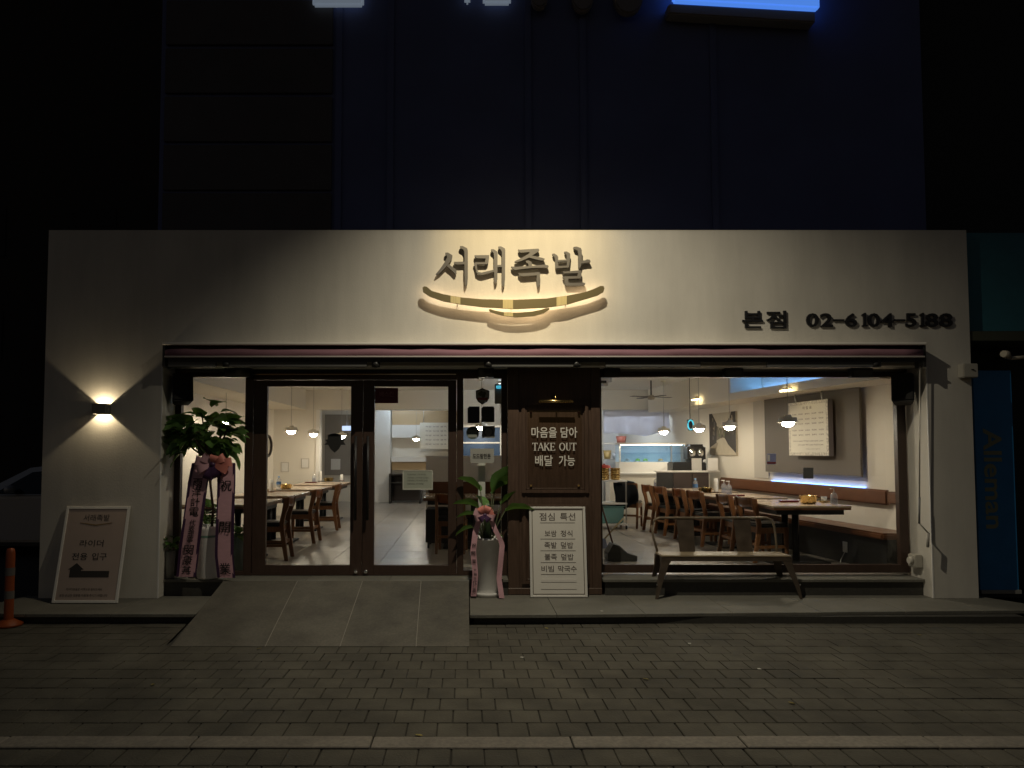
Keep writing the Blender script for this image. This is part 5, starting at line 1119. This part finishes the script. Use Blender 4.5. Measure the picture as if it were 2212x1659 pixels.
# dustpan and broom inside the dining window
c = PZ(1338, 1210, IZ)
du = thing('dustpan', c, 'black long handled dustpan on the floor inside dining window', 'dustpan')
obj('pan', MB().prism([(-.17, .003), (.20, .003), (.20, .07), (.08, .11), (-.02, .20), (-.10, .22), (-.17, .10)], -.13, .13).bevel(.008), black, du, True)
obj('handle', MB().tube([(-.08, 0, .2), (-.22, .05, .72)], .011, 8), mat('handle_brown', (.12, .05, .03), .5), du, True)
c = PZ(1310, 1185, IZ)
bm2 = thing('broom', c, 'broom with pale yellow stick leaning beside the dustpan', 'broom')
obj('stick', MB().tube([(-.05, .10, .08), (.28, .15, .42)], .012, 8), mat('yellow_stick', (.42, .34, .18), .6), bm2, True)
obj('head', MB().hexa([(-.18, .0, 0), (.02, .0, 0), (.02, .2, 0), (-.18, .2, 0)], [(-.10, .06, .13), (.0, .06, .13), (.0, .14, .13), (-.10, .14, .13)]), mat('bristle_blue', (.2, .22, .3), .8), bm2, True)
# ceiling things
fn = thing('ceiling_fan', (3.45, 5.7, 2.9), 'dark ceiling fan above the tables near the kitchen', 'fan')
obj('rod', MB().tube([(3.45, 5.7, 2.60), (3.45, 5.7, 2.899)], .014, 8), blackm, fn); obj('hub', MB().lathe([(0, -.05), (.06, -.04), (.07, 0), (.05, .04), (0, .05)], (3.45, 5.7, 2.58), 14), mat('fan_beige', (.4, .36, .3), .5), fn)
for k in range(4):
    a = k * math.pi / 2 + .3; d = Vector((math.cos(a), math.sin(a), 0)); n_ = Vector((-d.y, d.x, 0)); o_ = Vector((3.45, 5.7, 2.585))
    obj('blade', MB().hexa([o_ + d * .08 - n_ * .03, o_ + d * .42 - n_ * .06, o_ + d * .42 + n_ * .06, o_ + d * .08 + n_ * .03], [o_ + d * .08 - n_ * .03 + Vector((0, 0, .006)), o_ + d * .42 - n_ * .06 + Vector((0, 0, .006)), o_ + d * .42 + n_ * .06 + Vector((0, 0, .014)), o_ + d * .08 + n_ * .03 + Vector((0, 0, .014))]), mat('fan_blade', (.12, .10, .09), .5), fn)
ac = thing('air_conditioner', (2.15, 4.4, 2.7), 'white ceiling mounted air conditioner seen beside the walnut pillar', 'air conditioner')
obj('casing', MB().box(1.3, 2.40, 4.1, 4.75, 2.66, 2.899).bevel(.06, 3), whitep, ac); obj('vent', MB().box(1.4, 2.3, 4.085, 4.099, 2.70, 2.74), black, ac)
bs = thing('beam_speaker', (4.2, 7.6, 2.55), 'small black speaker fixed to the kitchen beam', 'speaker')
obj('cabinet', MB().box(4.10, 4.24, 7.60, 7.72, 2.50, 2.66).bevel(.01), black, bs); obj('bracket', MB().box(4.15, 4.19, 7.721, 7.759, 2.56, 2.6), blackm, bs)
cy = PY(1492, 918, 5.2); cyo = thing('cyan_ring_light', cy, 'small cyan glowing ring beside the pendant lamp', 'light')
cyan = mat('cyan_glow', (.1, .7, .9), .4, emit=(.10, .70, 1.0), estr=.6)
m_ = MB().tube([(cy.x + .05 * math.cos(k * math.tau / 20), cy.y, cy.z + .085 * math.sin(k * math.tau / 20)) for k in range(21)], .013, 8); obj('ring', m_, cyan, cyo); obj('back', MB().box(cy.x - .05, cy.x + .05, cy.y + .02, cy.y + .05, cy.z - .1, cy.z + .1), blackm, cyo)
obj('rod', MB().tube([(cy.x, cy.y + .035, cy.z + .10), (cy.x, cy.y + .035, 2.899)], .006, 6), blackm, cyo)
# detector with cyan light in the slim window, its cable, and the white stand
c = PY(1078, 848, .52); sd = thing('sensor_box', c, 'grey sensor box with cyan light at top of slim window', 'sensor')
obj('case', MB().box(c.x - .05, c.x + .05, .49, .55, c.z - .13, c.z + .10).bevel(.008), mat('sensor_grey', (.16, .18, .20), .4), sd); obj('light', MB().lathe([(0, -.02), (.03, -.015), (.03, .015), (0, .02)], (c.x - .005, .485, c.z + .06), 14), cyan, sd)
obj('cable', MB().tube([(c.x + .02, .53, c.z - .13), (c.x + .03, .53, c.z - .6), (c.x + .02, .53, IZ + .01)], .006, 6), whitep, sd)
c0, c1 = PY(1033, 1000, .55).x, PY(1048, 1000, .55).x
ws = thing('white_sign_stand', ((c0 + c1) / 2, .56, IZ), 'white post standing behind the slim window', 'stand')
obj('post', MB().box(c0, c1, .53, .57, IZ + .02, PY(1040, 985, .55).z), whitep, ws); obj('foot', MB().box(c0 - .1, c1 + .1, .48, .66, IZ, IZ + .02), whitep, ws)
bb = PY(1030, 965, 6.0); bl = thing('blue_poster', bb, 'blue poster panel in white frame behind slim window', 'poster')
obj('sheet', MB().box(-.16, .62, 5.98, 6.0, 1.47, 2.03), mat('poster_blue', (.035, .075, .16), .5, var=.2, scale=3), bl); obj('frame', frame(-.20, .66, 1.43, 2.07, .04, .04, .04, .04, 5.97, 6.01), whitep, bl)
obj('stand', MB().box(.2, .26, 6.012, 6.05, IZ, 2.0), steel, bl); obj('middle_bar', MB().box(-.16, .62, 5.968, 5.9795, 1.72, 1.745), whitep, bl)

# ------------------------------------------------------------------ the far alcove and left wall
col_ = obj('column', MB().box(-2.56, -2.12, 11.95, 12.39, IZ, 2.899), white_in, bld)
obj('niche_panel', MB().box(-4.0, -3.02, 12.36, 12.399, .9, 2.6), mat('alcove_taupe', (.30, .27, .23), .7), bld)
sh_ = thing('alcove_cabinet', (-1.2, 12.2, IZ), 'white built in cabinet with wood ledge in the far alcove', 'cabinet')
obj('upper_unit', MB().box(-2.1, .3, 12.1, 12.39, 1.95, 2.30), white_in, sh_); obj('ledge', MB().box(-2.1, .3, 12.05, 12.39, 1.28, 1.42), white_in, sh_); obj('wood_band', MB().box(-2.1, .3, 12.15, 12.39, 1.05, 1.279), mat('pale_wood', (.5, .36, .2), .5), sh_)
obj('lower_unit', MB().box(-2.1, .3, 12.2, 12.39, IZ, 1.049), mat('alcove_grey', (.4, .38, .35), .6), sh_); obj('top_band', MB().box(-2.1, .3, 12.2, 12.39, 2.302, 2.7), mat('pale_wood', (.5, .36, .2)), sh_)
a0_, a1_, az0, az1 = PY(907, 940, 11.9).x, PY(985, 940, 11.9).x, PY(907, 970, 11.9).z, PY(907, 913, 11.9).z
ab = thing('alcove_price_board', ((a0_ + a1_) / 2, 11.9, az0), 'cream price board hanging in the far alcove', 'sign')
obj('board', MB().box(a0_, a1_, 11.9, 11.95, az0, az1), mat('board_cream', (.74, .70, .60)), ab)
for k in range(5): text('lettering', '족발 보쌈 불족 반반', a0_ + .15, a1_ - .05, az1 - .13 - k * .12, az1 - .09 - k * .12, 11.895, gi, ab)
for xx in (a0_ + .1, a1_ - .1): obj('hanger', MB().tube([(xx, 11.925, az1), (xx, 11.925, 2.899)], .006, 6), steel, ab)
dt = thing('dark_sideboard', (-1.72, 11.6, IZ), 'dark open sideboard in the far alcove', 'sideboard')
obj('top', MB().box(-2.1, -1.25, 11.45, 11.9, .93, .97), black, dt); obj('shelf', MB().box(-2.08, -1.27, 11.46, 11.89, .72, .74), black, dt)
for xx in (-2.1, -1.3): obj('side', MB().box(xx, xx + .05, 11.46, 11.89, IZ, .929), black, dt)
obj('back', MB().box(-2.05, -1.3, 11.86, 11.89, IZ + .05, .929), mat('sideboard_back', (.03, .022, .02), .6), dt)
rm_ = thing('round_mirror', (-4.18, 7.3, 1.7), 'round dark framed mirror on the left dining wall', 'mirror')
m_ = MB().tube([(-4.17, 7.25 + .30 * math.cos(k * math.tau / 24), 1.68 + .22 * math.sin(k * math.tau / 24)) for k in range(25)], .02, 8); obj('frame', m_, black, rm_)
obj('mirror_face', MB().prism([(7.25 + .29 * math.cos(k * math.tau / 24), 1.68 + .21 * math.sin(k * math.tau / 24)) for k in range(24)], -4.198, -4.18, 'x'), mat('mirror', (.7, .7, .7), .08, 1.0), rm_)
for px, py, lab in ((615, 1009, 'framed note on the left cream end wall'), (659, 1001, 'thin framed note near the end of left cream wall')):
    c = PY(px, py, 7.79); t_ = thing('wall_note', c, lab, 'note', 'notes on the left end wall'); obj('sheet', MB().box(c.x - .065, c.x + .065, 7.792, 7.798, c.z - .085, c.z + .085), paper, t_); obj('frame', frame(c.x - .085, c.x + .085, c.z - .105, c.z + .105, .01, .01, .01, .01, 7.788, 7.799), mat('note_frame', (.45, .42, .38), .5), t_)
c = PY(725, 1003, 12.35); t_ = thing('pinned_sheet', c, 'white sheet pinned to the taupe panel at the back', 'note'); obj('sheet', MB().box(c.x - .13, c.x + .13, 12.345, 12.352, c.z - .15, c.z + .15), paper, t_); obj('pin', MB().lathe([(0, -.01), (.01, 0), (0, .01)], (c.x, 12.34, c.z + .13), 8), steel, t_)
c = PY(749, 925, 11.0); t_ = thing('hanging_room_sign', c, 'small lit blue white sign hanging beyond the left door', 'sign'); obj('face', MB().box(c.x - .12, c.x + .12, 11.0, 11.04, c.z - .06, c.z + .06), mat('sign_lit', (.6, .7, 1), .5, emit=(.55, .7, 1), estr=1.2), t_); obj('hanger', MB().tube([(c.x, 11.02, c.z + .06), (c.x, 11.02, 2.899)], .008, 6), steel, t_)
